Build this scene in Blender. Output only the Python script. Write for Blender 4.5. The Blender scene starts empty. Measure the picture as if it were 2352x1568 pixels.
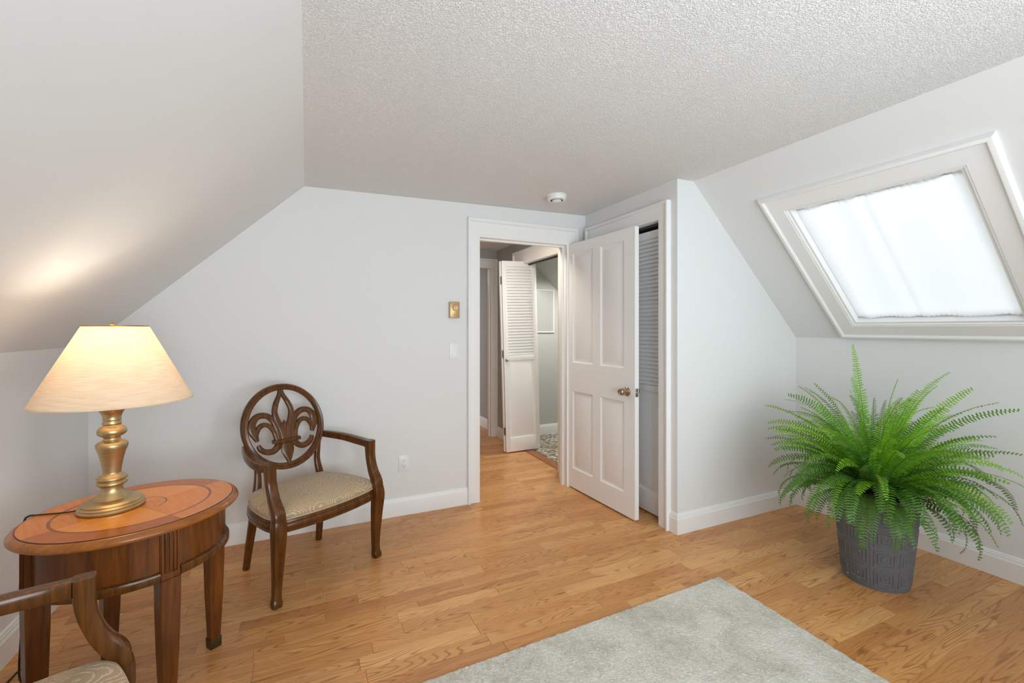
import bpy, bmesh, math, random
import numpy as np
from mathutils import Vector, Matrix, noise

# ------------------------------------------------------------------ camera, world, light, exposure
scene = bpy.context.scene
COL = scene.collection
YAW = math.radians(24.80)
EYE = 1.335
cam_data = bpy.data.cameras.new('camera')
cam = bpy.data.objects.new('camera', cam_data)
COL.objects.link(cam)
cam.location = (0, 0, EYE)
cam.rotation_euler = (math.radians(90), 0, -YAW)
cam_data.sensor_fit = 'HORIZONTAL'
cam_data.sensor_width = 36.0
cam_data.lens = 36.0 * 1021.1 / 2352.0
cam_data.shift_y = (754.3 - 784.0) / 2352.0
cam_data.clip_start = 0.05
scene.camera = cam

world = bpy.data.worlds.new('overcast_sky')
scene.world = world
world.use_nodes = True
bg = world.node_tree.nodes['Background']
bg.inputs[0].default_value = (0.96, 0.98, 1.0, 1)
bg.inputs[1].default_value = 2.9

def lamp(name, kind, loc, power, color=(1, 1, 1), rot=(0, 0, 0), **kw):
    d = bpy.data.lights.new(name, kind)
    d.energy = power
    d.color = color
    for k, v in kw.items():
        setattr(d, k, v)
    o = bpy.data.objects.new(name, d)
    COL.objects.link(o)
    o.location = loc
    o.rotation_euler = rot
    return o

R = math.radians
# added area lights, filling the room as daylight by two assumed windows behind
lamp('window_fill_light', 'AREA', (0.35, -1.66, 1.42), 32, (0.83, 0.93, 1.0), (R(90), 0, 0), shape='RECTANGLE', size=1.0, size_y=1.36)
lamp('window_fill_light', 'AREA', (1.95, -1.66, 1.42), 22, (0.83, 0.93, 1.0), (R(90), 0, 0), shape='RECTANGLE', size=1.0, size_y=1.36)
# unseen uplight added to brighten the ceiling, in place of a bounced flash
lamp('ceiling_fill_light', 'AREA', (0.95, -1.00, 0.95), 42, (0.85, 0.94, 1.0), (R(152), 0, 0), shape='DISK', size=1.7)
# unseen lights added to brighten the hall, the bathroom and the far room
lamp('hall_fill_light', 'AREA', (1.50, 3.56, 2.26), 8.0, (1.0, 0.88, 0.72), (0, 0, 0), shape='DISK', size=0.26)
lamp('bathroom_fill_light', 'AREA', (2.75, 4.25, 1.95), 18, (1.0, 0.985, 0.95), (0, 0, 0), shape='DISK', size=0.2)
lamp('far_room_fill_light', 'AREA', (1.2, 7.2, 2.26), 12, (0.95, 0.97, 1.0), (0, 0, 0), shape='DISK', size=0.5)

vs = scene.view_settings
vs.view_transform = 'Standard'
vs.look = 'None'
vs.gamma = 1.0
vs.use_curve_mapping = False
vs.exposure = 0.34
scene.cycles.max_bounces = 10
scene.cycles.diffuse_bounces = 7
scene.cycles.glossy_bounces = 4
scene.cycles.transparent_max_bounces = 12
scene.cycles.sample_clamp_indirect = 8.0
scene.cycles.caustics_reflective = False
scene.cycles.caustics_refractive = False

random.seed(4)
PI = math.pi

# ------------------------------------------------------------------ materials
def S(r, g, b):
    f = lambda c: (c / 255 / 12.92) if c / 255 <= 0.04045 else ((c / 255 + 0.055) / 1.055) ** 2.4
    return (f(r), f(g), f(b), 1.0)

class Mat:
    def __init__(self, name, color=(0.8, 0.8, 0.8, 1), rough=0.5, metal=0.0, spec=0.5):
        self.m = bpy.data.materials.new(name)
        self.m.use_nodes = True
        self.t = self.m.node_tree
        self.b = self.t.nodes['Principled BSDF']
        self.b.inputs['Base Color'].default_value = color
        self.b.inputs['Roughness'].default_value = rough
        self.b.inputs['Metallic'].default_value = metal
        self.b.inputs['Specular IOR Level'].default_value = spec
        self.out = self.t.nodes['Material Output']
    def n(self, typ, ins=None, **props):
        nd = self.t.nodes.new(typ)
        for k, v in props.items():
            setattr(nd, k, v)
        for k, v in (ins or {}).items():
            self.put(nd.inputs[k], v)
        return nd
    def put(self, sock, v):
        if isinstance(v, bpy.types.NodeSocket):
            self.t.links.new(v, sock)
        else:
            sock.default_value = v
    def math(self, op, a, b=0.0, c=None):
        nd = self.n('ShaderNodeMath', operation=op)
        self.put(nd.inputs[0], a)
        self.put(nd.inputs[1], b)
        if c is not None:
            self.put(nd.inputs[2], c)
        return nd.outputs[0]
    def coord(self, scale=(1, 1, 1), loc=(0, 0, 0), rot=(0, 0, 0), kind='Object'):
        tc = self.n('ShaderNodeTexCoord')
        mp = self.n('ShaderNodeMapping')
        self.put(mp.inputs['Vector'], tc.outputs[kind])
        self.put(mp.inputs['Scale'], scale)
        self.put(mp.inputs['Location'], loc)
        self.put(mp.inputs['Rotation'], rot)
        return mp.outputs[0]
    def noise(self, vec, scale, detail=3.0, rough=0.5, dist=0.0):
        nd = self.n('ShaderNodeTexNoise', {'Vector': vec, 'Scale': scale, 'Detail': detail, 'Roughness': rough, 'Distortion': dist})
        return nd.outputs['Fac']
    def ramp(self, fac, stops, interp='LINEAR'):
        nd = self.n('ShaderNodeValToRGB', {'Fac': fac})
        cr = nd.color_ramp
        cr.interpolation = interp
        while len(cr.elements) < len(stops):
            cr.elements.new(0.5)
        for e, (p, c) in zip(cr.elements, stops):
            e.position = p
            e.color = c if len(c) == 4 else (*c, 1)
        return nd.outputs['Color']
    def mix(self, fac, a, b, mode='MIX'):
        nd = self.n('ShaderNodeMix', data_type='RGBA', blend_type=mode)
        self.put(nd.inputs['Factor'], fac)
        self.put(nd.inputs['A'], a)
        self.put(nd.inputs['B'], b)
        return nd.outputs['Result']
    def base(self, c):
        self.put(self.b.inputs['Base Color'], c)
    def bump(self, height, strength=0.3, dist=0.002):
        nd = self.n('ShaderNodeBump', {'Height': height, 'Strength': strength, 'Distance': dist})
        self.put(self.b.inputs['Normal'], nd.outputs[0])
    def rough(self, v):
        self.put(self.b.inputs['Roughness'], v)

def plain(name, color, rough=0.5, metal=0.0, spec=0.5):
    return Mat(name, color, rough, metal, spec).m

def paint(name, color, rough=0.6, tex=0.05, scale=60):
    q = Mat(name, color, rough, spec=0.3)
    v = q.coord()
    h = q.noise(v, scale, 4, 0.6)
    q.bump(h, tex, 0.002)
    c2 = tuple(x * 0.965 for x in color[:3]) + (1,)
    q.base(q.mix(q.noise(v, 1.3, 2), color, c2))
    return q.m

M = {}
M['wall'] = paint('wall_paint', (0.765, 0.772, 0.772, 1), 0.7, 0.06, 55)
M['bath_wall'] = paint('bathroom_paint', (0.56, 0.575, 0.54, 1), 0.6, 0.06, 55)
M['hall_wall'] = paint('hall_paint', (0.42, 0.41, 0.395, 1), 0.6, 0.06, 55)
M['trim'] = paint('trim_enamel', (0.85, 0.85, 0.848, 1), 0.35, 0.03, 25)
M['bright_trim'] = M['trim']

def textured_ceiling():
    q = Mat('textured_ceiling', (0.72, 0.71, 0.69, 1), 0.85, spec=0.2)
    v = q.coord()
    n1 = q.noise(v, 165, 3, 0.6, 0.4)
    n2 = q.noise(v, 60, 2, 0.5, 0.4)
    blob = q.ramp(n1, [(0.44, (0, 0, 0)), (0.60, (1, 1, 1))])
    h = q.math('MULTIPLY_ADD', n2, 0.6, blob)
    q.bump(h, 0.8, 0.0034)
    q.base(q.mix(blob, (0.85, 0.848, 0.844, 1), (0.90, 0.898, 0.894, 1)))
    return q.m
M['ceiling'] = textured_ceiling()

def oak():
    q = Mat('oak_laminate', rough=0.3, spec=0.45)
    info = q.n('ShaderNodeObjectInfo')
    rnd = info.outputs['Random']
    tc = q.n('ShaderNodeTexCoord')
    off = q.n('ShaderNodeCombineXYZ', {'X': q.math('MULTIPLY', rnd, 37.0), 'Y': q.math('MULTIPLY', rnd, 91.0), 'Z': q.math('MULTIPLY', rnd, 53.0)})
    vec = q.n('ShaderNodeVectorMath', {0: tc.outputs['Object'], 1: off.outputs[0]}, operation='ADD').outputs[0]
    def stretch(sx, sy):
        return q.n('ShaderNodeMapping', {'Vector': vec, 'Scale': (sx, sy, 1)}).outputs[0]
    broad = q.noise(stretch(0.85, 9.0), 1.0, 2.0, 0.42, 0.2)
    rings = q.math('SINE', q.math('MULTIPLY', broad, 185.0))
    rings = q.math('MULTIPLY_ADD', rings, 0.5, 0.5)
    line = q.ramp(rings, [(0.50, (0, 0, 0)), (0.84, (0.30, 0.30, 0.30)), (1.0, (1, 1, 1))])
    fade = q.ramp(q.noise(stretch(1.3, 9), 1.7, 2), [(0.34, (0.25, 0.25, 0.25)), (0.60, (1, 1, 1))])
    line = q.math('MULTIPLY', line, fade)
    fine = q.noise(stretch(9, 330), 1.0, 3, 0.6)
    fine = q.ramp(fine, [(0.40, (0, 0, 0)), (0.66, (1, 1, 1))])
    tone = q.ramp(rnd, [(0.0, S(180, 118, 66)), (0.28, S(216, 156, 94)), (0.52, S(196, 132, 76)), (0.80, S(230, 176, 114)), (1.0, S(184, 118, 66))])
    wob = q.noise(stretch(1.0, 14), 1.4, 2)
    tone = q.mix(q.math('MULTIPLY', wob, 0.42), tone, S(232, 178, 112))
    c = q.mix(q.math('MULTIPLY', fine, 0.30), tone, S(154, 96, 48))
    c = q.mix(q.math('MULTIPLY', line, 0.66), c, S(128, 74, 36))
    q.base(c)
    q.rough(q.math('MULTIPLY_ADD', fine, 0.10, 0.27))
    q.bump(q.math('ADD', line, fine), 0.06, 0.0006)
    return q.m
M['oak'] = oak()
M['slab'] = plain('floor_underlay', S(120, 78, 45), 0.6)
M['dark_gap'] = plain('closet_dark', (0.05, 0.05, 0.05, 1), 0.9)

def walnut(name, light, dark, scale=1.0, rough=0.28, axis='Z'):
    q = Mat(name, rough=rough, spec=0.42)
    sc = {'Z': (55, 55, 5), 'X': (4, 70, 70), 'Y': (55, 5, 55)}[axis]
    v = q.coord(tuple(s * scale for s in sc))
    n = q.noise(v, 1.0, 4, 0.62, 0.6)
    n2 = q.noise(q.coord((4, 4, 4)), 1.6, 2)
    c = q.mix(q.math('MULTIPLY', q.ramp(n, [(0.3, (0, 0, 0)), (0.72, (1, 1, 1))]), 0.85), light, dark)
    c = q.mix(q.math('MULTIPLY', n2, 0.55), c, dark)
    q.base(c)
    q.bump(n, 0.05, 0.001)
    return q.m
M['walnut'] = walnut('walnut_stain', S(122, 72, 25), S(46, 25, 8), 1.0, 0.22)
M['walnut_dark'] = walnut('walnut_dark_glaze', S(70, 42, 22), S(34, 19, 10))
M['cherry'] = walnut('cherry_stain', S(130, 72, 24), S(62, 32, 10), 0.8, 0.24)
M['cherry_edge'] = walnut('cherry_edge', S(176, 108, 46), S(122, 66, 26), 0.7, 0.24, 'X')
M['cherry_groove'] = plain('cherry_groove_stain', S(52, 24, 12), 0.35)

def inlay():
    q = Mat('cherry_inlay_veneer', rough=0.22, spec=0.38)
    tc = q.n('ShaderNodeTexCoord')
    turn = q.n('ShaderNodeMapping', {'Vector': tc.outputs['Object'], 'Rotation': (0, 0, R(-13.5))}).outputs[0]
    sep = q.n('ShaderNodeSeparateXYZ', {0: turn})
    x, y = sep.outputs['X'], sep.outputs['Y']
    r = q.math('SQRT', q.math('ADD', q.math('MULTIPLY', x, x), q.math('MULTIPLY', y, y)))
    # four quarter sheets, grain turned from one to the next
    quad = q.math('GREATER_THAN', q.math('MULTIPLY', x, y), 0.0)
    d1 = q.noise(q.coord((70, 7, 1)), 1.0, 4, 0.6, 0.7)
    d2 = q.noise(q.coord((7, 70, 1)), 1.0, 4, 0.6, 0.7)
    g = q.mix(quad, d1, d2)
    field = q.mix(g, S(222, 138, 50), S(176, 98, 34))
    warm = q.mix(quad, field, q.mix(g, S(230, 152, 62), S(190, 110, 42)))
    border_a = q.mix(g, S(184, 104, 38), S(142, 76, 26))
    border_b = q.mix(g, S(216, 134, 50), S(170, 96, 36))
    border = q.mix(quad, border_b, border_a)
    c = q.mix(q.math('GREATER_THAN', r, 0.240), warm, border)
    ring = q.math('LESS_THAN', q.math('ABSOLUTE', q.math('SUBTRACT', r, 0.238)), 0.0050)
    c = q.mix(q.math('MULTIPLY', ring, 0.75), c, S(96, 42, 18))
    small = q.math('LESS_THAN', q.math('ABSOLUTE', q.math('SUBTRACT', r, 0.092)), 0.0022)
    small = q.math('MULTIPLY', small, q.math('GREATER_THAN', x, 0.035))
    c = q.mix(q.math('MULTIPLY', small, 0.85), c, S(84, 36, 16))
    cross = q.math('LESS_THAN', q.math('MINIMUM', q.math('ABSOLUTE', x), q.math('ABSOLUTE', y)), 0.0007)
    c = q.mix(q.math('MULTIPLY', cross, 0.7), c, S(90, 40, 18))
    # pale scratches worn through the finish left of the lamp
    sn = q.noise(q.coord((14, 150, 1), rot=(0, 0, R(-38))), 1.0, 3, 0.7)
    sn = q.ramp(sn, [(0.62, (0, 0, 0)), (0.66, (1, 1, 1))])
    dx = q.math('SUBTRACT', x, -0.215)
    dy = q.math('SUBTRACT', y, 0.150)
    rr = q.math('SQRT', q.math('ADD', q.math('MULTIPLY', dx, dx), q.math('MULTIPLY', dy, dy)))
    area = q.ramp(rr, [(0.05, (1, 1, 1)), (0.13, (0, 0, 0))])
    c = q.mix(q.math('MULTIPLY', q.math('MULTIPLY', sn, area), 0.8), c, S(226, 176, 84))
    q.base(c)
    q.bump(g, 0.03, 0.0008)
    return q.m
M['inlay'] = inlay()

def brass():
    q = Mat('antique_brass', S(176, 140, 80), 0.36, 1.0)
    v = q.coord((12, 12, 260))
    n = q.noise(v, 1.0, 3)
    q.base(q.mix(n, S(210, 188, 146), S(176, 152, 108)))
    q.rough(q.math('MULTIPLY_ADD', n, 0.15, 0.32))
    return q.m
M['brass'] = brass()
M['foot_brass'] = plain('aged_brass_foot', S(88, 74, 46), 0.42, 0.8)
M['nickel'] = plain('satin_nickel', S(176, 160, 140), 0.28, 1.0)
M['bright_brass'] = plain('bright_brass', S(196, 150, 70), 0.3, 1.0)
M['steel'] = plain('hinge_steel', S(150, 138, 122), 0.35, 1.0)
M['chrome'] = plain('chrome_rod', S(205, 205, 205), 0.2, 1.0)

def shade_linen():
    q = Mat('shade_linen', S(238, 218, 190), 0.9, spec=0.1)
    tc = q.n('ShaderNodeTexCoord')
    sep = q.n('ShaderNodeSeparateXYZ', {0: tc.outputs['Object']})
    u = q.math('MULTIPLY', q.math('ARCTAN2', sep.outputs['Y'], sep.outputs['X']), 0.17)
    uv = q.n('ShaderNodeCombineXYZ', {'X': u, 'Y': sep.outputs['Z'], 'Z': 0.0}).outputs[0]
    w1 = q.noise(q.n('ShaderNodeMapping', {'Vector': uv, 'Rotation': (0, 0, R(38)), 'Scale': (16, 620, 1)}).outputs[0], 1.0, 2, 0.6)
    w2 = q.noise(q.n('ShaderNodeMapping', {'Vector': uv, 'Rotation': (0, 0, R(-52)), 'Scale': (16, 620, 1)}).outputs[0], 1.0, 2, 0.6)
    w = q.math('MULTIPLY', q.math('ADD', w1, w2), 0.5)
    c = q.mix(q.ramp(w, [(0.40, (0, 0, 0)), (0.60, (1, 1, 1))]), S(230, 212, 186), S(250, 243, 228))
    q.base(c)
    q.bump(w, 0.12, 0.001)
    tr = q.n('ShaderNodeBsdfTranslucent', {'Color': q.mix(0.7, c, S(255, 240, 218))})
    mx = q.n('ShaderNodeMixShader', {0: 0.43})
    q.t.links.new(q.b.outputs[0], mx.inputs[1])
    q.t.links.new(tr.outputs[0], mx.inputs[2])
    q.t.links.new(mx.outputs[0], q.out.inputs[0])
    return q.m
M['linen'] = shade_linen()

def bulb_glow():
    q = Mat('bulb_glow', (1, 0.9, 0.75, 1), 0.4)
    q.b.inputs['Emission Color'].default_value = (1.0, 0.78, 0.54, 1)
    q.b.inputs['Emission Strength'].default_value = 6.0
    return q.m
M['bulb'] = bulb_glow()

def curtain_mat():
    q = Mat('sheer_cotton', (0.86, 0.87, 0.88, 1), 0.9, spec=0.05)
    v = q.coord((160, 160, 160))
    q.bump(q.noise(v, 1.0, 2), 0.05, 0.001)
    tr = q.n('ShaderNodeBsdfTranslucent', {'Color': (0.90, 0.91, 0.92, 1)})
    mx = q.n('ShaderNodeMixShader', {0: 0.62})
    q.t.links.new(q.b.outputs[0], mx.inputs[1])
    q.t.links.new(tr.outputs[0], mx.inputs[2])
    q.t.links.new(mx.outputs[0], q.out.inputs[0])
    return q.m
M['curtain'] = curtain_mat()

def glass_mat():
    q = Mat('window_glass', (1, 1, 1, 1), 0.02)
    t = q.n('ShaderNodeBsdfTransparent', {'Color': (0.93, 0.95, 0.95, 1)})
    g = q.n('ShaderNodeBsdfGlossy', {'Roughness': 0.02})
    fr = q.n('ShaderNodeFresnel', {'IOR': 1.45})
    mx = q.n('ShaderNodeMixShader', {0: fr.outputs[0]})
    q.t.links.new(t.outputs[0], mx.inputs[1])
    q.t.links.new(g.outputs[0], mx.inputs[2])
    q.t.links.new(mx.outputs[0], q.out.inputs[0])
    return q.m
M['glass'] = glass_mat()

def seat_fabric():
    q = Mat('circle_jacquard', rough=0.62, spec=0.35)
    v = q.coord((7.2, 7.2, 2.0))
    vo = q.n('ShaderNodeTexVoronoi', {'Vector': v, 'Scale': 1.0, 'Randomness': 0.55}, feature='F1')
    d = vo.outputs['Distance']
    ring = q.math('MULTIPLY_ADD', q.math('SINE', q.math('MULTIPLY', d, 98.0)), 0.5, 0.5)
    line = q.ramp(ring, [(0.72, (0, 0, 0)), (0.94, (1, 1, 1))])
    dots = q.noise(q.coord((1, 1, 1)), 190, 1, 0.4)
    dots = q.ramp(dots, [(0.40, (0.25, 0.25, 0.25)), (0.56, (1, 1, 1))])
    line = q.math('MULTIPLY', line, dots)
    q.base(q.mix(line, S(174, 149, 116), S(212, 196, 166)))
    q.bump(line, 0.35, 0.0012)
    q.b.inputs['Sheen Weight'].default_value = 0.15
    return q.m
M['fabric'] = seat_fabric()
M['piping'] = paint('piping_cord', S(178, 164, 134), 0.7, 0.3, 300)

def rug_mat():
    q = Mat('rug_pile', rough=0.95, spec=0.1)
    v = q.coord((1, 1, 1))
    pile = q.noise(q.coord((300, 120, 100)), 1.0, 3, 0.7)
    patch = q.noise(v, 3.6, 6, 0.68, 0.3)
    spk = q.noise(q.coord((60, 22, 40)), 1.0, 3, 0.7)
    m = q.ramp(q.math('MULTIPLY_ADD', spk, 0.28, q.math('MULTIPLY', patch, 0.80)), [(0.49, (0, 0, 0)), (0.70, (1, 1, 1))])
    c = q.mix(q.math('MULTIPLY', m, 0.62), S(217, 213, 204), S(152, 146, 125))
    c = q.mix(q.math('MULTIPLY', q.ramp(pile, [(0.36, (1, 1, 1)), (0.58, (0, 0, 0))]), 0.34), c, S(146, 142, 124))
    q.base(c)
    q.bump(pile, 0.5, 0.003)
    q.b.inputs['Sheen Weight'].default_value = 0.1
    return q.m
M['rug'] = rug_mat()

def pot_mat():
    q = Mat('charcoal_resin', rough=0.55, spec=0.4)
    n = q.noise(q.coord(), 130, 3, 0.6)
    c = q.mix(n, S(92, 94, 98), S(112, 114, 118))
    # white scuffs near the foot of the side turned to the door
    s = q.noise(q.coord((22, 22, 120), rot=(R(12), R(-18), 0)), 1.0, 2, 0.5)
    s = q.ramp(s, [(0.655, (0, 0, 0)), (0.675, (1, 1, 1))])
    tc = q.n('ShaderNodeTexCoord')
    vd = q.n('ShaderNodeVectorMath', {0: tc.outputs['Object'], 1: (-0.135, 0.055, 0.075)}, operation='DISTANCE').outputs['Value']
    s = q.math('MULTIPLY', s, q.ramp(vd, [(0.055, (1, 1, 1)), (0.075, (0, 0, 0))]))
    q.base(q.mix(s, c, S(205, 205, 200)))
    q.bump(n, 0.1, 0.001)
    return q.m
M['pot'] = pot_mat()
M['soil'] = paint('potting_soil', S(52, 38, 26), 0.95, 0.8, 90)

def leaf_mat(name, stops, vein, glow):
    q = Mat(name, rough=0.42, spec=0.45)
    info = q.n('ShaderNodeObjectInfo')
    n = q.noise(q.coord(), 9, 2)
    c = q.ramp(info.outputs['Random'], stops)
    c = q.mix(q.math('MULTIPLY', n, 0.4), c, vein)
    q.base(c)
    tr = q.n('ShaderNodeBsdfTranslucent', {'Color': q.mix(0.5, c, glow)})
    mx = q.n('ShaderNodeMixShader', {0: 0.30})
    q.t.links.new(q.b.outputs[0], mx.inputs[1])
    q.t.links.new(tr.outputs[0], mx.inputs[2])
    q.t.links.new(mx.outputs[0], q.out.inputs[0])
    return q.m
M['leaf'] = leaf_mat('fern_green_deep', [(0.0, S(74, 118, 44)), (0.4, S(96, 144, 52)), (0.75, S(82, 130, 56)), (1.0, S(112, 160, 54))], S(68, 114, 46), S(128, 178, 52))
M['leaf_yellowish'] = leaf_mat('fern_green_yellowish', [(0.0, S(122, 182, 44)), (0.4, S(150, 206, 52)), (0.75, S(110, 172, 50)), (1.0, S(168, 216, 60))], S(106, 168, 46), S(178, 228, 54))  # yellower green, used mostly on the upper fronds
M['stem'] = plain('fern_stem', S(92, 120, 44), 0.5)

def tile_mat():
    q = Mat('mosaic_tile', rough=0.3)
    g = q.n('ShaderNodeNewGeometry')
    c = q.ramp(g.outputs['Random Per Island'], [(0.0, S(152, 142, 122)), (0.3, S(192, 182, 164)), (0.55, S(128, 120, 100)), (0.8, S(224, 216, 200)), (1.0, S(168, 156, 134))], 'CONSTANT')
    q.base(c)
    return q.m
M['tile'] = tile_mat()
M['grout'] = plain('tile_grout', S(120, 116, 98), 0.8)
M['beige'] = plain('beige_metal', S(190, 158, 112), 0.35, 0.35)
M['beige_dark'] = plain('beige_marking', S(120, 96, 62), 0.5)
M['plastic'] = plain('white_plastic', (0.80, 0.80, 0.80, 1), 0.35)
M['slot'] = plain('dark_slot', S(40, 40, 40), 0.6)
M['black_cord'] = plain('brown_cord', S(44, 30, 20), 0.5)
M['dresser'] = walnut('dresser_dark_stain', S(62, 46, 34), S(32, 22, 15))
M['mirror'] = plain('mirror_silver', (0.72, 0.74, 0.70, 1), 0.22, 0.45)
M['track'] = plain('dark_track', S(46, 44, 42), 0.5)

# ------------------------------------------------------------------ mesh helpers
class MB:
    """collects shapes, becomes ONE mesh object"""
    def __init__(self):
        self.v, self.f, self.mi = [], [], []
        self.cur = 0
    def add(self, vs, fs):
        o = len(self.v)
        self.v += [tuple(p) for p in vs]
        self.f += [tuple(i + o for i in f) for f in fs]
        self.mi += [self.cur] * len(fs)
        return self
    def box(self, x0, x1, y0, y1, z0, z1, c=0.0):
        if c <= 0:
            vs = [(x, y, z) for z in (z0, z1) for y in (y0, y1) for x in (x0, x1)]
            return self.add(vs, [(0, 2, 3, 1), (4, 5, 7, 6), (0, 1, 5, 4), (2, 6, 7, 3), (0, 4, 6, 2), (1, 3, 7, 5)])
        bm = bmesh.new()
        bmesh.ops.create_cube(bm, size=1)
        for w in bm.verts:
            w.co = ((x0 + x1) / 2 + w.co.x * (x1 - x0), (y0 + y1) / 2 + w.co.y * (y1 - y0), (z0 + z1) / 2 + w.co.z * (z1 - z0))
        bmesh.ops.bevel(bm, geom=bm.edges[:], offset=c, segments=2, affect='EDGES', profile=0.5)
        return self.bm(bm)
    def bm(self, bm):
        bm.verts.index_update()
        self.add([w.co[:] for w in bm.verts], [[w.index for w in f.verts] for f in bm.faces])
        bm.free()
        return self
    def loft(self, rings, closed=True, cap0=True, cap1=True):
        n = len(rings[0])
        vs = [p for r in rings for p in r]
        fs = []
        for i in range(len(rings) - 1):
            for j in range(n if closed else n - 1):
                k = (j + 1) % n
                fs.append((i * n + j, i * n + k, (i + 1) * n + k, (i + 1) * n + j))
        if closed and cap0:
            fs.append(tuple(reversed(range(n))))
        if closed and cap1:
            fs.append(tuple((len(rings) - 1) * n + j for j in range(n)))
        return self.add(vs, fs)
    def lathe(self, prof, seg=48, c=(0, 0, 0), cap0=True, cap1=True):
        rings = [[(c[0] + r * math.cos(2 * PI * j / seg), c[1] + r * math.sin(2 * PI * j / seg), c[2] + z) for j in range(seg)] for r, z in prof]
        return self.loft(rings, True, cap0, cap1)
    def tube(self, pts, r, seg=8, closed=False):
        pts = [Vector(p) for p in pts]
        rings = []
        prev = None
        for i, p in enumerate(pts):
            a = pts[i - 1] if (i or closed) else p
            b = pts[(i + 1) % len(pts)] if (i < len(pts) - 1 or closed) else p
            t = (b - a).normalized()
            ref = prev if prev is not None else (Vector((0, 0, 1)) if abs(t.z) < 0.9 else Vector((1, 0, 0)))
            s = (ref - t * ref.dot(t)).normalized()
            prev = s
            w = t.cross(s)
            rr = r[i] if isinstance(r, (list, tuple)) else r
            rings.append([tuple(p + (s * math.cos(2 * PI * j / seg) + w * math.sin(2 * PI * j / seg)) * rr) for j in range(seg)])
        if closed:
            rings.append(rings[0])
            return self.loft(rings, True, False, False)
        return self.loft(rings)
    def sweep(self, pts, secs, side=(1, 0, 0), sub=5, cham=0.28, closed=False):
        """soft rectangular section swept along a smooth path; secs = (width along side, depth)"""
        P, W = smooth(pts, sub, closed), smooth([(a, b, 0) for a, b in secs], sub, closed)
        rings = []
        side = Vector(side)
        n = len(P)
        for i, p in enumerate(P):
            a = P[i - 1] if (i or closed) else p
            b = P[(i + 1) % n] if (i < n - 1 or closed) else p
            t = (b - a).normalized()
            s = (side - t * side.dot(t)).normalized()
            w = t.cross(s).normalized()
            hw, hd = W[i][0] / 2, W[i][1] / 2
            c = cham * min(hw, hd) * 2
            sec = [(hw, -hd + c), (hw, hd - c), (hw - c * .3, hd - c * .3), (hw - c, hd), (-hw + c, hd), (-hw + c * .3, hd - c * .3), (-hw, hd - c), (-hw, -hd + c), (-hw + c * .3, -hd + c * .3), (-hw + c, -hd), (hw - c, -hd), (hw - c * .3, -hd + c * .3)]
            rings.append([tuple(p + s * u + w * v) for u, v in sec])
        if closed:
            rings.append(rings[0])
            return self.loft(rings, True, False, False)
        return self.loft(rings)
    def prism(self, poly, f0, f1):
        """polygon given by two maps to 3-D (front and back)"""
        n = len(poly)
        vs = [f0(*p) for p in poly] + [f1(*p) for p in poly]
        fs = [tuple(range(n)), tuple(reversed(range(n, 2 * n)))]
        fs += [(i, n + i, n + (i + 1) % n, (i + 1) % n) for i in range(n)]
        return self.add(vs, fs)
    def build(self, name, mats, parent=None, smooth_deg=38, loc=None, fix=True):
        me = bpy.data.meshes.new(name)
        me.from_pydata(self.v, [], self.f)
        if fix:
            bm = bmesh.new()
            bm.from_mesh(me)
            bmesh.ops.recalc_face_normals(bm, faces=bm.faces[:])
            bm.to_mesh(me)
            bm.free()
        mats = mats if isinstance(mats, (list, tuple)) else [mats]
        for m in mats:
            me.materials.append(m)
        if len(mats) > 1:
            me.polygons.foreach_set('material_index', self.mi)
        if smooth_deg:
            me.polygons.foreach_set('use_smooth', [True] * len(me.polygons))
            me.set_sharp_from_angle(angle=R(smooth_deg))
        me.update()
        o = bpy.data.objects.new(name, me)
        COL.objects.link(o)
        if parent is not None:
            o.parent = parent
        if loc is not None:
            o.location = loc
        return o

def smooth(pts, sub=5, closed=False):
    P = [Vector(p) for p in pts]
    n = len(P)
    out = []
    for i in range(n if closed else n - 1):
        p0 = P[i - 1] if (i or closed) else P[0]
        p1, p2 = P[i], P[(i + 1) % n]
        p3 = P[(i + 2) % n] if (i + 2 < n or closed) else P[-1]
        for k in range(sub):
            t = k / sub
            out.append(0.5 * ((2 * p1) + (p2 - p0) * t + (2 * p0 - 5 * p1 + 4 * p2 - p3) * t * t + (3 * p1 - p0 - 3 * p2 + p3) * t ** 3))
    if not closed:
        out.append(P[-1])
    return out

def empty(name, loc=(0, 0, 0), rz=0.0):
    o = bpy.data.objects.new(name, None)
    o.empty_display_size = 0.1
    COL.objects.link(o)
    o.location = loc
    o.rotation_euler = (0, 0, rz)
    return o

def tag(o, label=None, cat=None, kind=None, group=None):
    if label: o['label'] = label
    if cat: o['category'] = cat
    if kind: o['kind'] = kind
    if group: o['group'] = group
    return o

def struct(o, label):
    return tag(o, label, None, 'structure')

# ------------------------------------------------------------------ room dimensions (metres, camera above the origin)
XL, XR = -1.10, 3.395          # knee walls
YB = 3.227                     # wall with the hall door
YA = 2.175                     # alcove wall beside the plant
XC = 2.19                      # closet wall
YF = -1.50                     # gable wall behind the camera
ZC = 2.271                     # ceiling height at the left slope
ZCR = 2.312                    # the old ceiling climbs a little to the right slope
ZKL, ZKR = 1.238, 1.268
XSL = -0.013                   # left slope meets ceiling
XSR = 2.332                    # right slope meets ceiling

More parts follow.
